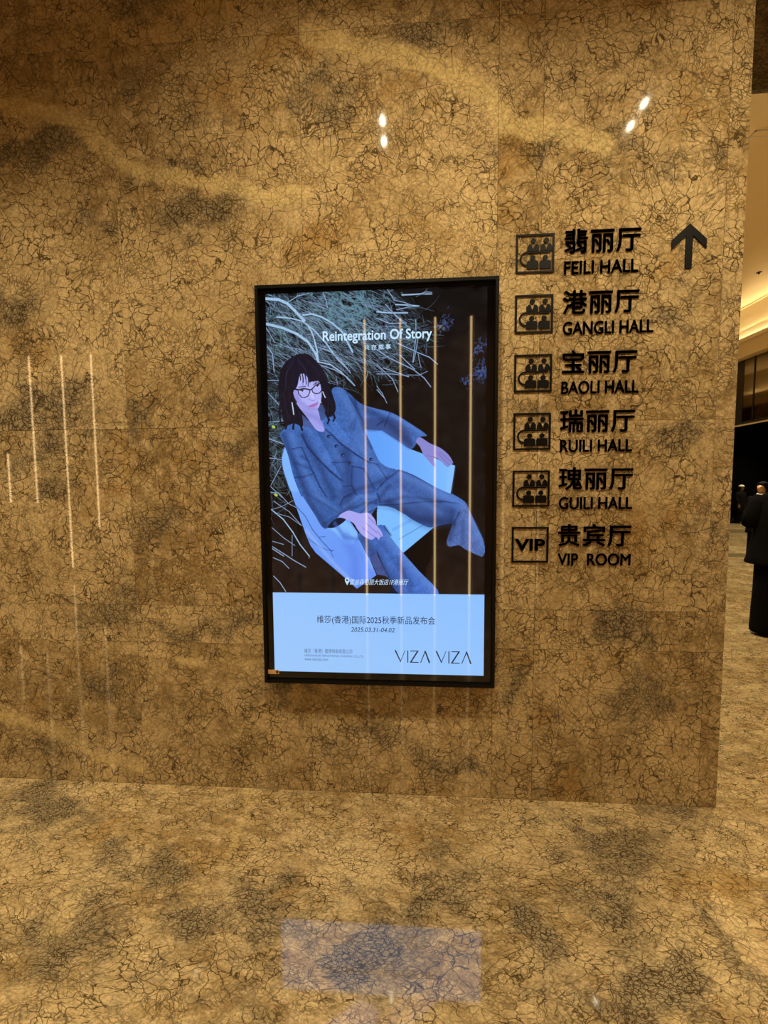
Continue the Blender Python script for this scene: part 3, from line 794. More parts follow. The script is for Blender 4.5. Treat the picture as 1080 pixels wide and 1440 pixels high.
    for pts, w in STROKES['DARK']:
        stroke([(a + 5, b + 3) for a, b in pts], w * 2.4, (34, 60, 122), .28); stroke(pts, w, (26, 44, 92), .85)
    sh = np.clip((noise(22, 21) - .2) * .22, 0, .28)
    suit_all = np.clip(mask_poly(ART['SUIT']) + mask_poly(ART['THIGH']) + mask_poly(ART['LEG']), 0, 1)
    over(suit_all * sh, (34, 58, 114))
    over(suit_all * np.clip((noise(20, 22) - .3) * .2, 0, .25), (88, 132, 208))
    def soft(pts, w, color, alpha, inside):
        m = np.zeros((Hh, W), np.float32)
        for (ax, ay), (bx, by) in zip(pts, pts[1:]):
            dx, dy = bx - ax, by - ay
            t = np.clip(((U - ax) * dx + (V - ay) * dy) / (dx * dx + dy * dy + 1e-6), 0, 1)
            m = np.maximum(m, np.exp(-((np.hypot(U - ax - t * dx, V - ay - t * dy) / w) ** 2)))
        over(m * alpha * inside, color)
    dk, lt = (24, 42, 86), (106, 150, 226)
    leg, thi, sle = mask_poly(ART['LEG']), mask_poly(ART['THIGH']), mask_poly(ART['SLEEVE_L'])
    for pts, w, c, a in (([(560, 1120), (690, 1280), (790, 1395)], 26, lt, .5), ([(440, 1130), (520, 1250), (600, 1390)], 26, dk, .45), ([(470, 1080), (560, 1200), (660, 1340)], 10, dk, .18), ([(600, 1220), (660, 1380)], 12, dk, .22)):
        soft(pts, w, c, a, leg)
    for pts, w, c, a in (([(560, 960), (680, 1035), (850, 1060)], 24, dk, .6), ([(620, 830), (760, 900), (900, 970)], 22, lt, .4), ([(520, 960), (640, 930), (800, 955)], 9, dk, .4), ([(600, 900), (720, 960), (800, 1010)], 12, lt, .22), ([(850, 1000), (840, 1130)], 14, dk, .4), ([(930, 1020), (985, 1150)], 20, lt, .3), ([(900, 1050), (900, 1150)], 10, dk, .25), ([(560, 880), (500, 960)], 12, dk, .4)):
        soft(pts, w, c, a, thi)
    suit_m = mask_poly(ART['SUIT'])
    for pts, w, c, a in (([(165, 640), (235, 780), (300, 930)], 20, dk, .45), ([(230, 560), (300, 680), (350, 800)], 16, lt, .22), ([(330, 440), (420, 560), (450, 640)], 20, lt, .32), ([(395, 480), (440, 590), (480, 700)], 12, dk, .45), ([(460, 530), (560, 590), (660, 690)], 16, dk, .45), ([(470, 515), (600, 570), (720, 650)], 10, lt, .35), ([(360, 720), (380, 860), (370, 980)], 24, dk, .35), ([(430, 700), (500, 800), (540, 830)], 14, lt, .25), ([(400, 900), (480, 880), (560, 840)], 12, dk, .4), ([(350, 980), (420, 930), (500, 930)], 9, lt, .3), ([(390, 985), (450, 960), (505, 960)], 7, dk, .4)):
        soft(pts, w, c, a, suit_m)
    for pts, w, c, a in (([(70, 640), (120, 780), (190, 960), (260, 1070)], 14, dk, .45), ([(110, 640), (160, 790), (230, 930), (320, 1000)], 16, lt, .28), ([(150, 740), (190, 760)], 7, dk, .4), ([(120, 770), (200, 800)], 8, dk, .35), ([(180, 920), (250, 960), (330, 1010)], 8, dk, .3), ([(250, 1060), (360, 1000)], 8, dk, .35)):
        soft(pts, w, c, a, sle)
    chm = mask_poly(ART['CH_LEFT'], False) * (1 - suit_m) * (1 - leg)
    for pts, w, c, a in (([(350, 1120), (400, 1220), (400, 1360)], 26, (84, 124, 226), .5), ([(300, 1050), (350, 1120), (410, 1130)], 10, (76, 112, 205), .55), ([(170, 1090), (300, 1250), (400, 1350)], 9, (160, 190, 250), .5), ([(430, 1130), (480, 1260)], 14, (140, 195, 255), .4)):
        soft(pts, w, c, a, chm)
    for u, v in DOTS:
        stroke([(u, v), (u + 1, v)], 15, (20, 32, 66)); stroke([(u + 2, v + 2), (u + 3, v + 2)], 7, (70, 104, 170))
    # head and hands
    cloth('HAIR', (24, 20, 34)); shade('COLLAR_R', (62, 84, 140), .9, 2)
    over(mask_poly(ART['NECK']), (160, 162, 238)); over(mask_poly(ART['FACE']), (176, 178, 246))
    shade('CHEEK_SH', (136, 134, 214), .6, 5)
    for pts in ([(270, 540), (285, 575), (278, 590)], [(300, 530), (312, 565), (305, 580)], [(90, 580), (80, 610)], [(120, 580), (116, 612)], [(150, 590), (158, 618)], [(62, 480), (52, 540), (60, 600)], [(70, 350), (52, 420), (56, 480)]):
        stroke(pts, 10, (24, 20, 34), .95, True)
    over(mask_poly(ART['BANGS']), (26, 22, 38))
    for k in range(9):
        u = 150 + 12 * k; stroke([(u, 350), (u + 6, 385), (u + 4 + 2 * (k % 3), 392 + 9 * ((k * 5) % 4))], 5, (26, 22, 38), .9, True)
    soft([(130, 440), (150, 490), (190, 520), (225, 525)], 12, (132, 128, 208), .5, mask_poly(ART['FACE']))
    soft([(205, 450), (212, 470)], 8, (205, 208, 255), .6, mask_poly(ART['FACE']))
    soft([(160, 540), (220, 560), (270, 600)], 14, (126, 124, 205), .5, mask_poly(ART['NECK']))
    for pts, w in STROKES['HAIRL']:
        for k in range(4):
            d = rng.normal(0, 9, 2); stroke([(a + d[0], b + d[1]) for a, b in pts], w * .55, (62, 58, 98) if k % 2 else (12, 10, 20), .5)
    for pts, w in STROKES['HAIRD']: stroke(pts, w, (40, 34, 60), .9)
    for (cu, cv), rr in (((162, 440), 8.5), ((233, 420), 7.5)):
        stroke([(cu - 8, cv), (cu + 8, cv - 1)], 9, (205, 208, 250), .9); stroke([(cu, cv - 1), (cu + .5, cv - 1)], rr, (30, 34, 70), .95)
        stroke([(cu - 11, cv - 1), (cu - 3, cv - 6), (cu + 9, cv - 4)], 3.2, (48, 40, 74), .95)
    for pts, w in STROKES['EYE'][2:]: stroke(pts, w * 1.3, (58, 50, 86), .9)
    for pts, w in STROKES['NOSE']: stroke(pts, w, (124, 116, 190), .8)
    over(mask_poly(ART['LIPS']), (176, 112, 186)); stroke([(ART['LIPS'][0]), (ART['LIPS'][3])], 2, (110, 60, 120), .7)
    for pts, w in STROKES['GLASS']: stroke(pts, w, (18, 16, 26), .97)
    for pts, w in STROKES['EARR']: stroke(pts, w, (205, 225, 245), .95)
    over(mask_poly(ART['HAND_L']), (166, 166, 242)); over(mask_poly(ART['HAND_R']), (134, 134, 208))
    for pts, w in STROKES['FING']: stroke(pts, w, (104, 100, 178), .75)
    # white caption band
    band = (V > 1389).astype(np.float32)
    gx = (U / 1000)[..., None]; gy = np.clip((V - 1390) / 390, 0, 1)[..., None]
    bandc = np.array((150, 197, 255), np.float32) * (1 - gx) + np.array((140, 192, 255), np.float32) * gx + np.array((6, 3, -3), np.float32) * gy
    over(band, bandc)
    return np.clip(img / 255.0, 0, 1)

def picture_material():
    a = paint_picture()
    h, w, _ = a.shape
    im = bpy.data.images.new('display_picture', w, h, alpha=False)
    buf = np.ones((h, w, 4), np.float32)
    buf[..., :3] = a[::-1]
    im.pixels.foreach_set(buf.ravel())
    im.update()
    im.pack()
    m, nt, b = new_mat('display_picture')
    tx = nt.nodes.new('ShaderNodeTexImage'); tx.image = im; tx.extension = 'EXTEND'
    uvn = nt.nodes.new('ShaderNodeUVMap'); uvn.uv_map = 'uv'
    nt.links.new(uvn.outputs[0], tx.inputs[0])
    nt.links.new(tx.outputs[0], b.inputs['Emission Color'])
    b.inputs['Emission Strength'].default_value = SCREEN_GLOW
    b.inputs['Base Color'].default_value = (0.004, 0.004, 0.004, 1)
    b.inputs['Roughness'].default_value = 0.03
    return m

SCREEN_GLOW = 1.0
def ink(name, rgb):
    m = glow(name, rgb, SCREEN_GLOW, lin=False)
    m.node_tree.nodes['Principled BSDF'].inputs['Roughness'].default_value = 0.03
    m.node_tree.nodes['Principled BSDF'].inputs['Base Color'].default_value = (0.004, 0.004, 0.004, 1)
    return m

# display body: outer frame x -.631...370, z .5424..2.2414, front at y=-.06; picture at y=-.045
FX0, FX1, FZ0, FZ1, FY = -0.631, 0.370, 0.5424, 2.2414, -0.06
AX0, AX1, AZ0, AZ1, AY = -0.590, 0.3263, 0.5895, 2.2122, -0.045
dsp = empty('display', (-0.1318, 0, 0.5424))
tag(dsp, 'tall black-framed digital display on the marble wall showing a fashion advertisement', 'display')
def dpart(mb, name, mat, par=None):
    o = mb.build(name, mat, dsp if par is None else par)
    if par is None:
        o.data.transform(Matrix.Translation((0.1318, 0, -0.5424)))
    else:
        o.data.transform(Matrix.Translation((0.1318, 0, -0.5424)))
    return o
BW = 0.013
dpart(MB().box(FX0 + BW, FX1 - BW, -0.043, -0.0005, FZ0 + BW, FZ1 - BW), 'housing', M['frame_black'])
fr_ = empty('outer_frame', (0, 0, 0), parent=dsp)
for x0, x1, z0, z1 in ((FX0, FX0 + BW, FZ0, FZ1), (FX1 - BW, FX1, FZ0, FZ1), (FX0 + BW, FX1 - BW, FZ0, FZ0 + BW), (FX0 + BW, FX1 - BW, FZ1 - BW, FZ1)):
    dpart(MB().box(x0, x1, FY, -0.0005, z0, z1), 'frame_bar', M['frame_black'], fr_)
bz = MB()
bx0, bx1, bz0, bz1 = FX0 + BW, FX1 - BW, FZ0 + BW, FZ1 - BW
bz.box(bx0, AX0, -0.047, -0.0431, bz0, bz1).box(AX1, bx1, -0.047, -0.0431, bz0, bz1).box(AX0, AX1, -0.047, -0.0431, bz0, AZ0).box(AX0, AX1, -0.047, -0.0431, AZ1, bz1)
dpart(bz, 'bezel', M['bezel_black'])
pic = dpart(MB().box(AX0, AX1, AY, -0.0431, AZ0, AZ1), 'screen', None)
pm = pic.data
pm.materials.append(picture_material())
uvl = pm.uv_layers.new(name='uv')
for lp in pm.loops:
    c = pm.vertices[lp.vertex_index].co
    uvl.data[lp.index].uv = ((c.x - 0.1318 - AX0) / (AX1 - AX0), (c.z + 0.5424 - AZ0) / (AZ1 - AZ0))
pic['label'] = 'picture of a woman in a blue suit in a white armchair above a pale caption band'

# ------------------------------------------------------------------ lettering
def text_mesh(s, offset=0.0, extrude=0.0, shear=0.0, res=6):
    """offset thickens the strokes: the glyph is laid over itself a little to every side"""
    c = bpy.data.curves.new('lettering', 'FONT')
    c.body = s; c.size = 1.0; c.extrude = extrude; c.shear = shear; c.resolution_u = res
    o = bpy.data.objects.new('lettering', c); col.objects.link(o)
    dg = bpy.context.evaluated_depsgraph_get()
    m = bpy.data.meshes.new_from_object(o.evaluated_get(dg))
    bpy.data.objects.remove(o); bpy.data.curves.remove(c)
    if offset:
        n = len(m.vertices); a = np.empty(n * 3); m.vertices.foreach_get('co', a); a = a.reshape(-1, 3)
        F = [tuple(p.vertices) for p in m.polygons]
        VV, FF = [], []
        for k in range(8):
            d = np.array((offset * math.cos(PI * k / 4 + PI / 8), offset * math.sin(PI * k / 4 + PI / 8), 0))
            VV.append(a + d); FF += [tuple(i + k * n for i in f) for f in F]
        m2 = bpy.data.meshes.new('lettering'); m2.from_pydata(np.concatenate(VV).tolist(), [], FF); m2.update()
        bpy.data.meshes.remove(m); m = m2
    return m
def bounds(m):
    a = np.empty(len(m.vertices) * 3); m.vertices.foreach_get('co', a); a = a.reshape(-1, 3)
    return a.min(0), a.max(0)
UPRIGHT = Matrix(((1, 0, 0, 0), (0, 0, -1, 0), (0, 1, 0, 0), (0, 0, 0, 1)))   # glyph x,y -> world x,z ; glyph z -> -y
_adv = {}
def glyph_offsets(s):
    bar = bounds(text_mesh('|'))[1][0]
    out = []
    for i in range(len(s)):
        out.append(bounds(text_mesh(s[:i] + '|'))[1][0] - bar)
    return out

def screen_text(name, s, u0, u1, vtop, vbot, mat, offset=0.0, shear=0.0, label=None):
    """flat lettering printed on the picture: fills u0..u1 (0..1000) and vtop..vbot (0..1778)"""
    m = text_mesh(s, offset, 0.0, shear)
    lo, hi = bounds(m)
    k = (AX1 - AX0) / 1000.0
    sx = (u1 - u0) * k / (hi[0] - lo[0]); sz = (vbot - vtop) * k / (hi[1] - lo[1])
    m.transform(UPRIGHT @ Matrix.Translation((-lo[0], -lo[1], 0)))
    m.transform(Matrix.Diagonal((sx, 1, sz, 1)))
    m.transform(Matrix.Translation((AX0 + u0 * k + 0.1318, AY - 0.0006, AZ1 - vbot * k - 0.5424)))
    o = link(name, m, pic, mat)
    if label: o['label'] = label
    return o
I_WHITE = ink('screen_white', (196, 228, 255)); I_DARK = ink('screen_dark', (52, 62, 88)); I_GREY = ink('screen_grey', (84, 100, 138)); I_BLACK = ink('screen_black', (34, 40, 58))
screen_text('headline', 'Reintegration Of Story', 262, 757, 173, 232, I_WHITE, 0.02)
screen_text('headline_chinese', '共 存 叙 事', 452, 572, 239, 262, I_WHITE, 0.012)
screen_text('venue_line', '雷迪森铂丽大饭店1F港丽厅', 373, 650, 1315, 1343, I_WHITE, 0.0, 0.25)
screen_text('event_title', '维莎(香港)国际2025秋季新品发布会', 212, 774, 1492, 1536, I_DARK, 0.004)
screen_text('event_dates', '2025.03.31-04.02', 375, 583, 1548, 1570, I_DARK, 0.004, 0.2)
screen_text('company_chinese', '維莎（香港）國際時裝有限公司', 148, 380, 1656, 1678, I_GREY)
screen_text('company_english', 'VERSAI(HK)INTERNATIONAL FASHION CO.,LTD', 148, 434, 1685, 1698, I_GREY)
screen_text('web_address', 'www.vizaviza.com', 148, 262, 1701, 1715, I_GREY)
def screen_shape(name, polys, mat):
    k = (AX1 - AX0) / 1000.0
    mb = MB()
    for p in polys: mb.prism([(AX0 + u * k, AZ1 - v * k) for u, v in p], AY - 0.0006, AY - 0.0002)
    o = mb.build(name, mat, pic); o.data.transform(Matrix.Translation((0.1318, 0, -0.5424)))
    return o
# wordmark: thin serifless letters, A without a bar
def wm(u0, k=0.935):
    t, b_ = 1656, 1715
    w_ = [[(0, t), (8, t), (33, b_ - 5), (30, b_)], [(30, b_), (28, b_ - 4), (52, t), (55, t)], [(65, t), (70, t), (70, b_), (65, b_)],
          [(80, t), (122, t), (122, t + 4), (80, t + 4)], [(114, t + 2), (122, t + 2), (86, b_ - 2), (78, b_ - 2)], [(78, b_ - 4), (122, b_ - 4), (122, b_), (78, b_)],
          [(130, b_), (134, b_), (156, t + 7), (154, t)], [(151, t), (158, t), (181, b_), (173, b_)]]
    return [[(u0 + x * k, y) for x, y in p] for p in w_]
for u0 in (582, 775):
    screen_shape('wordmark', wm(u0), I_BLACK)
# location pin
def pin_ring():
    out = []
    n = 16
    for k in range(n):
        a0, a1 = 2 * PI * k / n, 2 * PI * (k + 1) / n
        out.append([(360 + 11 * math.cos(a0), 1320 + 11 * math.sin(a0)), (360 + 11 * math.cos(a1), 1320 + 11 * math.sin(a1)), (360 + 6 * math.cos(a1), 1320 + 6 * math.sin(a1)), (360 + 6 * math.cos(a0), 1320 + 6 * math.sin(a0))])
    out.append([(350, 1326), (370, 1326), (361, 1344), (359, 1344)])
    return out
screen_shape('location_pin', pin_ring(), I_WHITE)
# sticker on the lower left corner of the frame
st = empty('sticker', (-0.598, -0.0471, 0.588))
tag(st, 'small tan paper sticker on the lower left corner of the display bezel', 'sticker')
MB().box(-0.021, 0.028, -0.0012, -0.0003, -0.011, 0.008).build('paper', M['sticker'], st)
MB().box(0.014, 0.025, -0.0016, -0.0012, -0.008, 0.006).build('printed_square', M['sticker_dark'], st)

# ------------------------------------------------------------------ hall signs on the wall
T_SIGN = 0.004
def pic_frame(s=0.154, w=0.0078):
    h = s / 2
    return MB().box(-h, h, -T_SIGN, -0.0003, h - w, h).box(-h, h, -T_SIGN, -0.0003, -h, -h + w).box(-h, -h + w, -T_SIGN, -0.0003, -h + w, h - w).box(h - w, h, -T_SIGN, -0.0003, -h + w, h - w)
def I2(x, y, s=0.153):                       # icon units (0..1, y up) to metres
    return ((x - 0.5) * s, (y - 0.5) * s)
def disc2(mb, x, y, r, n=16):
    mb.prism([I2(x + r * math.cos(2 * PI * k / n), y + r * math.sin(2 * PI * k / n)) for k in range(n)], -T_SIGN, -0.0003)
def figure_back(x):                          # upper figures: shoulders with a notched collar
    mb = MB(); disc2(mb, x, 0.83, 0.068)
    mb.prism([I2(*p) for p in ((x - .15, .56), (x - .15, .68), (x - .11, .74), (x - .055, .745), (x - .01, .63), (x - .01, .56))], -T_SIGN, -0.0003)
    mb.prism([I2(*p) for p in ((x + .01, .56), (x + .01, .63), (x + .055, .745), (x + .11, .74), (x + .15, .68), (x + .15, .56))], -T_SIGN, -0.0003)
    mb.prism([I2(*p) for p in ((x - .022, .56), (x + .022, .56), (x + .022, .60), (x - .022, .60))], -T_SIGN, -0.0003)
    return mb
def figure_front(x):                         # lower figures: seen from behind, broad backs
    mb = MB(); disc2(mb, x, 0.385, 0.068)
    mb.prism([I2(*p) for p in ((x - .15, .105), (x - .15, .27), (x - .12, .315), (x + .12, .315), (x + .15, .27), (x + .15, .105))], -T_SIGN, -0.0003)
    return mb
def table_line():
    mb = MB(); r0, r1 = 0.19, 0.145
    cx, cy = 0.29, 0.365
    n = 16
    for k in range(n):
        a0, a1 = PI / 2 + PI * k / n, PI / 2 + PI * (k + 1) / n
        mb.prism([I2(cx + r * math.cos(a), cy + r * math.sin(a)) for r, a in ((r0, a0), (r0, a1), (r1, a1), (r1, a0))], -T_SIGN, -0.0003)
    mb.prism([I2(*p) for p in ((.29, .512), (.90, .512), (.90, .55), (.29, .55))], -T_SIGN, -0.0003)
    return mb
base_meshes = {'frame': pic_frame().mesh('frame'), 'table_line': table_line().mesh('table_line'),
               'fb': [figure_back(x).mesh('figure') for x in (.45, .79)], 'ff': [figure_front(x).mesh('figure') for x in (.44, .77)]}
for k_, m_ in base_meshes.items():
    for q in (m_ if isinstance(m_, list) else [m_]): q.materials.append(M['sign_black'])

CJK_CACHE = {}
def put_glyph(name, m, lo, sx, sz, x, z, parent):
    """m: glyph mesh in em units, lower left of its box at lo -> placed with that corner at x,z"""
    m = m.copy()
    m.transform(UPRIGHT @ Matrix.Translation((-lo[0], -lo[1], 0)))
    m.transform(Matrix.Diagonal((sx, 1, sz, 1)))
    o = link(name, m, parent, M['sign_black'])
    b = bounds(m)
    o.location = (x, -T_SIGN / 2 - 0.0003, z)
    return o

ROWS = [('翡丽厅', 'FEILI HALL', .2919), ('港丽厅', 'GANGLI HALL', .359), ('宝丽厅', 'BAOLI HALL', .309), ('瑞丽厅', 'RUILI HALL', .2916), ('瑰丽厅', 'GUILI HALL', .300), ('贵宾厅', 'VIP  ROOM', .300)]
PLACE = ['topmost of the list', 'second from top of the list', 'third from top of the list', 'fourth from top of the list', 'fifth from top, above the VIP sign', 'lowest of the list with framed VIP mark']
for k, (cn, en, wid) in enumerate(ROWS):
    zc = 2.3535 - 0.2404 * k
    root = empty('hall_sign', (0.526, 0.0, zc))
    tag(root, f"black wall lettering reading {' '.join(en.split())}, {PLACE[k]}", 'sign', 'hall name signs on the marble wall')
    pg = empty('pictogram', (0, 0, 0), parent=root)
    pg['label'] = 'square black meeting-room pictogram' if k < 5 else 'square black frame with VIP letters'
    link('frame', base_meshes['frame'], pg)
    if k < 5:
        link('table_line', base_meshes['table_line'], pg)
        for q in base_meshes['fb'] + base_meshes['ff']: link('seated_figure', q, pg)
    else:
        offs = glyph_offsets('VIP'); full = bounds(text_mesh('VIP', 0.03))
        sx = 0.126 / (full[1][0] - full[0][0]); sz = 0.052 / (full[1][1] - full[0][1])
        for ch, of in zip('VIP', offs):
            m = text_mesh(ch, 0.03, T_SIGN / 2); lo, hi = bounds(m)
            put_glyph('letter', m, lo, sx, sz, -0.063 + (of + lo[0] - full[0][0]) * sx, -0.026, pg)
    # chinese characters
    for i, ch in enumerate(cn):
        if ch not in CJK_CACHE:
            m = text_mesh(ch, 0.014, T_SIGN / 2); CJK_CACHE[ch] = (m, bounds(m)[0])
        m, lo = CJK_CACHE[ch]
        s = 0.1005
        put_glyph('character', m, lo, s, s, 0.6385 - 0.526 + i * 0.1035 + lo[0] * s, 0.0415 + (lo[1] - 0.38) * s, root)
    # latin letters
    offs = glyph_offsets(en)
    m_all = bounds(text_mesh(en, 0.011))
    sx = wid / (m_all[1][0] - m_all[0][0]); sz = 0.0505 / 0.70
    for ch, of in zip(en, offs):
        if ch == ' ': continue
        m = text_mesh(ch, 0.011, T_SIGN / 2); lo, hi = bounds(m)
        put_glyph('letter', m, lo, sx, sz, 0.6435 - 0.526 + (of + lo[0] - m_all[0][0]) * sx, -0.0865 + lo[1] * sz, root)

arrow = MB().prism([(0, .0862), (.0665, .025), (.0665, -.0125), (.0135, .0405), (.0125, -.0862), (-.0125, -.0862), (-.0125, .0405), (-.0665, -.0125), (-.0665, .025)], -T_SIGN, -0.0003).build('direction_arrow', M['sign_black'])
arrow.location = (1.1285, 0, 2.357)
tag(arrow, 'black upward arrow on the marble right of the hall names', 'arrow')

# small things on the foyer ceiling
sp = empty('sprinkler', (3.14, 2.06, FOYER_CEIL))
tag(sp, 'small dark sprinkler head on the cream foyer ceiling', 'sprinkler')
MB().loft([ring(0, 0, -0.003, .018, .018, 16), ring(0, 0, 0, .02, .02, 16)]).build('plate', M['dark_trim'], sp)
MB().loft([ring(0, 0, -0.016, .006, .006, 10), ring(0, 0, -0.003, .008, .008, 10)]).build('nozzle', M['dark_trim'], sp)
vt = empty('ceiling_vent', (1.96, 0.64, FOYER_CEIL))
tag(vt, 'narrow cream slot vent in the foyer ceiling', 'vent')
MB().box(-.09, .0, -.02, -.014, -.006, 0).box(-.09, .0, .014, .02, -.006, 0).box(-.09, -.085, -.02, .02, -.006, 0).box(-.005, .0, -.02, .02, -.006, 0).build('vent_frame', M['white_metal'], vt)
MB().box(-.085, -.005, -.014, .014, -.004, -.001).build('slot', M['cream'], vt)

# ------------------------------------------------------------------ people
def skin_mesh(name, verts, edges, radii, root=0, levels=2):
    m = bpy.data.meshes.new(name)
    m.from_pydata(verts, edges, [])
    o = bpy.data.objects.new(name, m); col.objects.link(o)
    o.modifiers.new('skin', 'SKIN').use_smooth_shade = True
    sv = m.skin_vertices[0].data
    for i, r in enumerate(radii):
        sv[i].radius = (r, r) if not isinstance(r, tuple) else r
        sv[i].use_root = (i == root)
    sb = o.modifiers.new('sub', 'SUBSURF'); sb.levels = levels; sb.render_levels = levels
    dg = bpy.context.evaluated_depsgraph_get()
    out = bpy.data.meshes.new_from_object(o.evaluated_get(dg))
    bpy.data.objects.remove(o); bpy.data.meshes.remove(m)
    out.name = name
    return out

def make_person(label, loc, facing, height, coat_rgb, trouser_rgb, hair_rgb, skin_rgb, coat_hem=0.44, long_hair=True, cap=None, extras=None, wide=1.0, arm_pose=0.0):
    """figure facing local -y; z scaled so that the crown is at `height`"""
    k = height / 1.62
    root = empty('person', loc, facing)
    tag(root, label, 'person')
    V, E, Rr = [], [], []
    def v(p, r, par=None):
        V.append((p[0] * k, p[1] * k, p[2] * k)); Rr.append(r * k if not isinstance(r, tuple) else (r[0] * k, r[1] * k))
        if par is not None: E.append((par, len(V) - 1))
        return len(V) - 1
    pel = v((0, 0, .86), .115)
    waist = v((0, .0, 1.02), .105, pel); chest = v((0, .01, 1.22), .125, waist)
    nb = v((0, .015, 1.345), .06, chest); nk = v((0, 0, 1.40), .047, nb)
    jaw = v((0, -.015, 1.445), .062, nk); hd = v((0, -.008, 1.515), .085, jaw); cr = v((0, 0, 1.575), .07, hd)
    nose = v((0, -.098, 1.49), .012, hd)
    for s in (-1, 1):
        sh = v((s * .165, .01, 1.31), .052, chest)
        el = v((s * .225, .03, 1.06), .042, sh)
        wr_ = v((s * (.235 - .05 * arm_pose), -.06 - .16 * arm_pose, .83 + .22 * arm_pose), .028, el)
        pa = v((V[wr_][0] / k - s * .0, V[wr_][1] / k - .012, V[wr_][2] / k - .065), (.034, .016), wr_)
        bx_, by_, bz_ = (c / k for c in V[pa])
        for fi, (dx, L) in enumerate(((-.024, .062), (-.008, .072), (.008, .068), (.024, .054))):
            f1 = v((bx_ + dx * .4 * s, by_ + dx, bz_ - .035), .0088, pa)
            f2 = v((bx_ + dx * .4 * s - s * .006, by_ + dx - .004, bz_ - .035 - L * .5), .0082, f1)
            v((bx_ + dx * .4 * s - s * .020, by_ + dx - .006, bz_ - .035 - L), .0065, f2)
        th = v((bx_ - s * .012, by_ - .034, bz_ + .012), .010, pa)
        v((bx_ - s * .02, by_ - .046, bz_ - .028), .0085, th)
        hp = v((s * .085, 0, .80), .088, pel)
        kn = v((s * .095, -.01, .46), .058, hp); an = v((s * .10, .02, .09), .036, kn)
        v((s * .105, -.13, .035), .03, an)
    sk = plain('skin', skin_rgb, 0.5)
    link('body', skin_mesh('body', V, E, Rr, 0, 2), root, sk, True)
    cm = plain('coat_cloth', coat_rgb, 0.9, spec=0.05, noise=0.25, scale=60); tm = plain('trouser_cloth', trouser_rgb, 0.9, spec=0.05, noise=0.2, scale=60)
    hm = plain('hair', hair_rgb, 0.6, spec=0.1, noise=0.4, scale=90); bm_ = plain('shoe_leather', (14, 11, 10), 0.35)
    def sc(r): return [(x * k, y * k, z * k) for x, y, z in r]
    # coat
    W_ = wide
    rings = [ring(0, 0, coat_hem, .235 * W_, .165 * W_, 24), ring(0, 0, coat_hem + .02, .24 * W_, .17 * W_, 24), ring(0, 0, .75 if coat_hem < .7 else coat_hem + .1, .225 * W_, .158 * W_, 24), ring(0, .005, .95, .20 * W_, .15, 24), ring(0, .01, 1.15, .205, .152, 24),
             ring(0, .012, 1.27, .205, .135, 24), ring(0, .014, 1.335, .165, .105, 24), ring(0, .012, 1.375, .085, .078, 24), ring(0, .008, 1.41, .066, .066, 24)]
    coat = MB().loft([sc(r) for r in rings], cap=False).build('coat', cm, root, True)
    for s in (-1, 1):
        sh = Vector((s * .165, .01, 1.305)); el = Vector((s * .232, .03, 1.06)); wv = Vector((s * (.238 - .05 * arm_pose), -.055 - .155 * arm_pose, .855 + .21 * arm_pose))
        sl = MB(); rr = []
        for c, r, d in ((sh + Vector((-s * .03, 0, .01)), .085, el - sh), (sh.lerp(el, .25), .082, el - sh), (sh.lerp(el, .7), .075, el - sh), (el, .072, wv - sh), (el.lerp(wv, .5), .066, wv - el), (wv, .062, wv - el)):
            d = d.normalized(); a = d.orthogonal().normalized(); a = (Vector((0, 1, 0)) - d * d.y).normalized(); b2 = d.cross(a)
            rr.append([tuple(c + (a * math.cos(2 * PI * i / 14) + b2 * math.sin(2 * PI * i / 14)) * r) for i in range(14)])
        sl.loft([sc(r) for r in rr]); so = sl.build('sleeve', cm, coat, True)
    # wide trousers, one tube per leg
    tr = MB()
    for s in (-1, 1):
        tr.loft([sc(r) for r in (ring(s * .11, .02, .03, .098, .115, 18), ring(s * .11, .015, .06, .10, .118, 18), ring(s * .105, .0, .45, .092, .10, 18), ring(s * .095, 0, .72, .10, .115, 18), ring(s * .07, 0, .9, .105, .12, 18))])
    tr.build('trousers', tm, root, True)
    for s in (-1, 1):
        sh_ = MB()
        sh_.loft([sc([(s * .107 + w_ * math.cos(t_), cy + l_ * math.sin(t_), z_) for t_ in [2 * PI * i / 18 for i in range(18)]]) for z_, w_, l_, cy in ((0.0, .042, .125, -.045), (.018, .045, .13, -.045), (.04, .042, .12, -.04), (.065, .034, .08, -.01), (.085, .03, .05, .01))])
        sh_.build('shoe', bm_, root, True)
    # hair: cap of hair, with a fall behind when long
    hr = MB()
    prof = [(1.47, .082, .07, .045), (1.52, .092, .082, .03), (1.565, .09, .09, .018), (1.60, .074, .078, .012), (1.622, .04, .045, .01), (1.63, .008, .01, .008)]
    if long_hair: prof = [(1.17, .10, .022, .155), (1.26, .125, .034, .145), (1.34, .122, .046, .115), (1.41, .108, .058, .07)] + prof
    hr.loft([sc(ring(0, cy, z_, rx, ry, 20)) for z_, rx, ry, cy in prof])
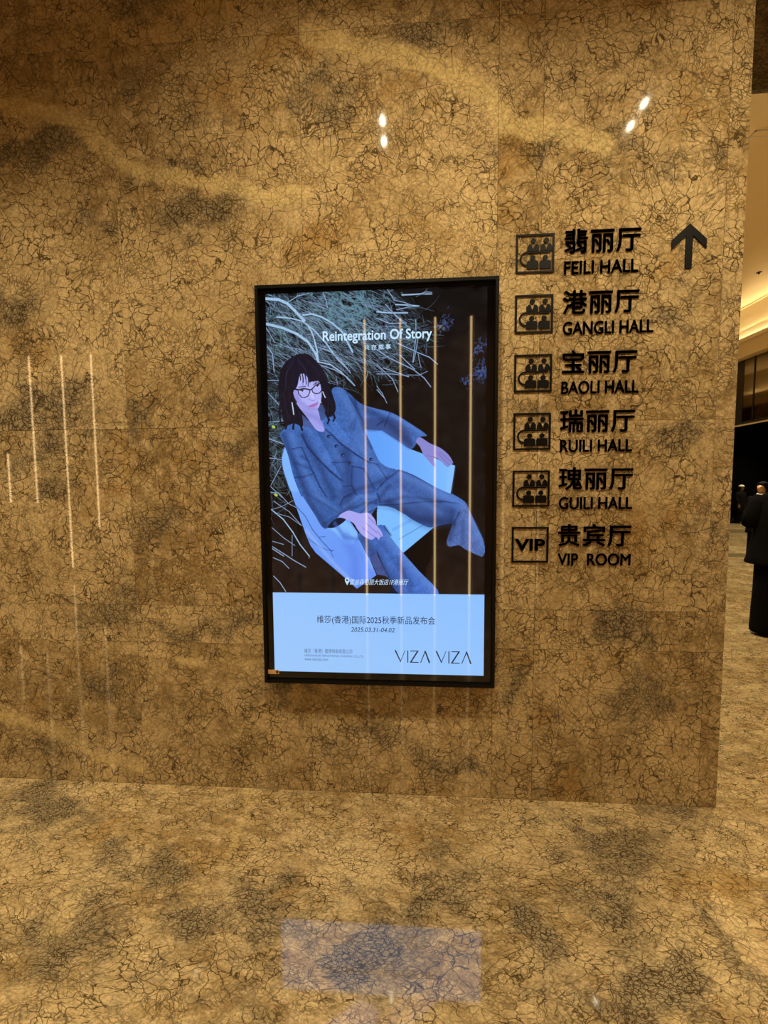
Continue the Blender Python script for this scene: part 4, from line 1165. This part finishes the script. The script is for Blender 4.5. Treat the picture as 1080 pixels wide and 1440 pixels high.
    hair = hr.build('hair', hm, root, True)
    eye = plain('eye_dark', (20, 14, 12), 0.3); lip = plain('lip', (140, 70, 60), 0.5)
    for s in (-1, 1):
        e = MB(); e.loft([[(s * .032 * k + .011 * k * math.cos(2 * PI * i / 10) * q, -.0865 * k - d_ * k, 1.512 * k + .006 * k * math.sin(2 * PI * i / 10) * q) for i in range(10)] for q, d_ in ((1, -.004), (.7, .002))]); e.build('eye', eye, root)
    e = MB(); e.loft([[(.02 * k * math.cos(2 * PI * i / 10) * q, -.072 * k - d_ * k, 1.452 * k + .006 * k * math.sin(2 * PI * i / 10) * q) for i in range(10)] for q, d_ in ((1, -.004), (.7, .004))]); e.build('mouth', lip, root)
    if cap:
        MB().loft([sc(ring(0, .0, z_, rx, ry, 18)) for z_, rx, ry in ((1.55, .10, .11), (1.60, .094, .10), (1.635, .06, .065), (1.65, .01, .01))]).build('cap', plain('pale_cap', cap, .8), root, True)
    if extras: extras(root, k)
    return root

def collar(root, k):
    MB().loft([[(x * k, y * k, z * k) for x, y, z in r] for r in (ring(0, .0, 1.33, .115, .10, 18), ring(0, -.005, 1.36, .10, .09, 18), ring(0, 0, 1.405, .066, .066, 18))], cap=False).build('collar', plain('white_collar', (205, 195, 180), .8), root, True)

make_person('person in long black coat and black trousers, brown hair, walking away through doorway', (3.445, 2.015, 0), math.radians(143), 1.60, (6, 5, 5), (5, 4, 4), (82, 46, 20), (205, 160, 120), coat_hem=0.68, wide=1.12, arm_pose=1.0)
make_person('dark-haired person in dark clothes with pale collar in the hall beyond the doorway', (6.36, 5.58, 0), math.radians(-75), 1.47, (14, 11, 11), (12, 10, 10), (14, 10, 9), (225, 170, 120), coat_hem=0.6, long_hair=False, extras=collar, arm_pose=0.25)
make_person('distant dark-clothed person with pale cap standing by the far black wall', (12.45, 13.35, 0), math.radians(20), 1.42, (16, 15, 12), (12, 10, 9), (30, 26, 22), (150, 120, 90), coat_hem=0.5, long_hair=False, cap=(190, 180, 150))
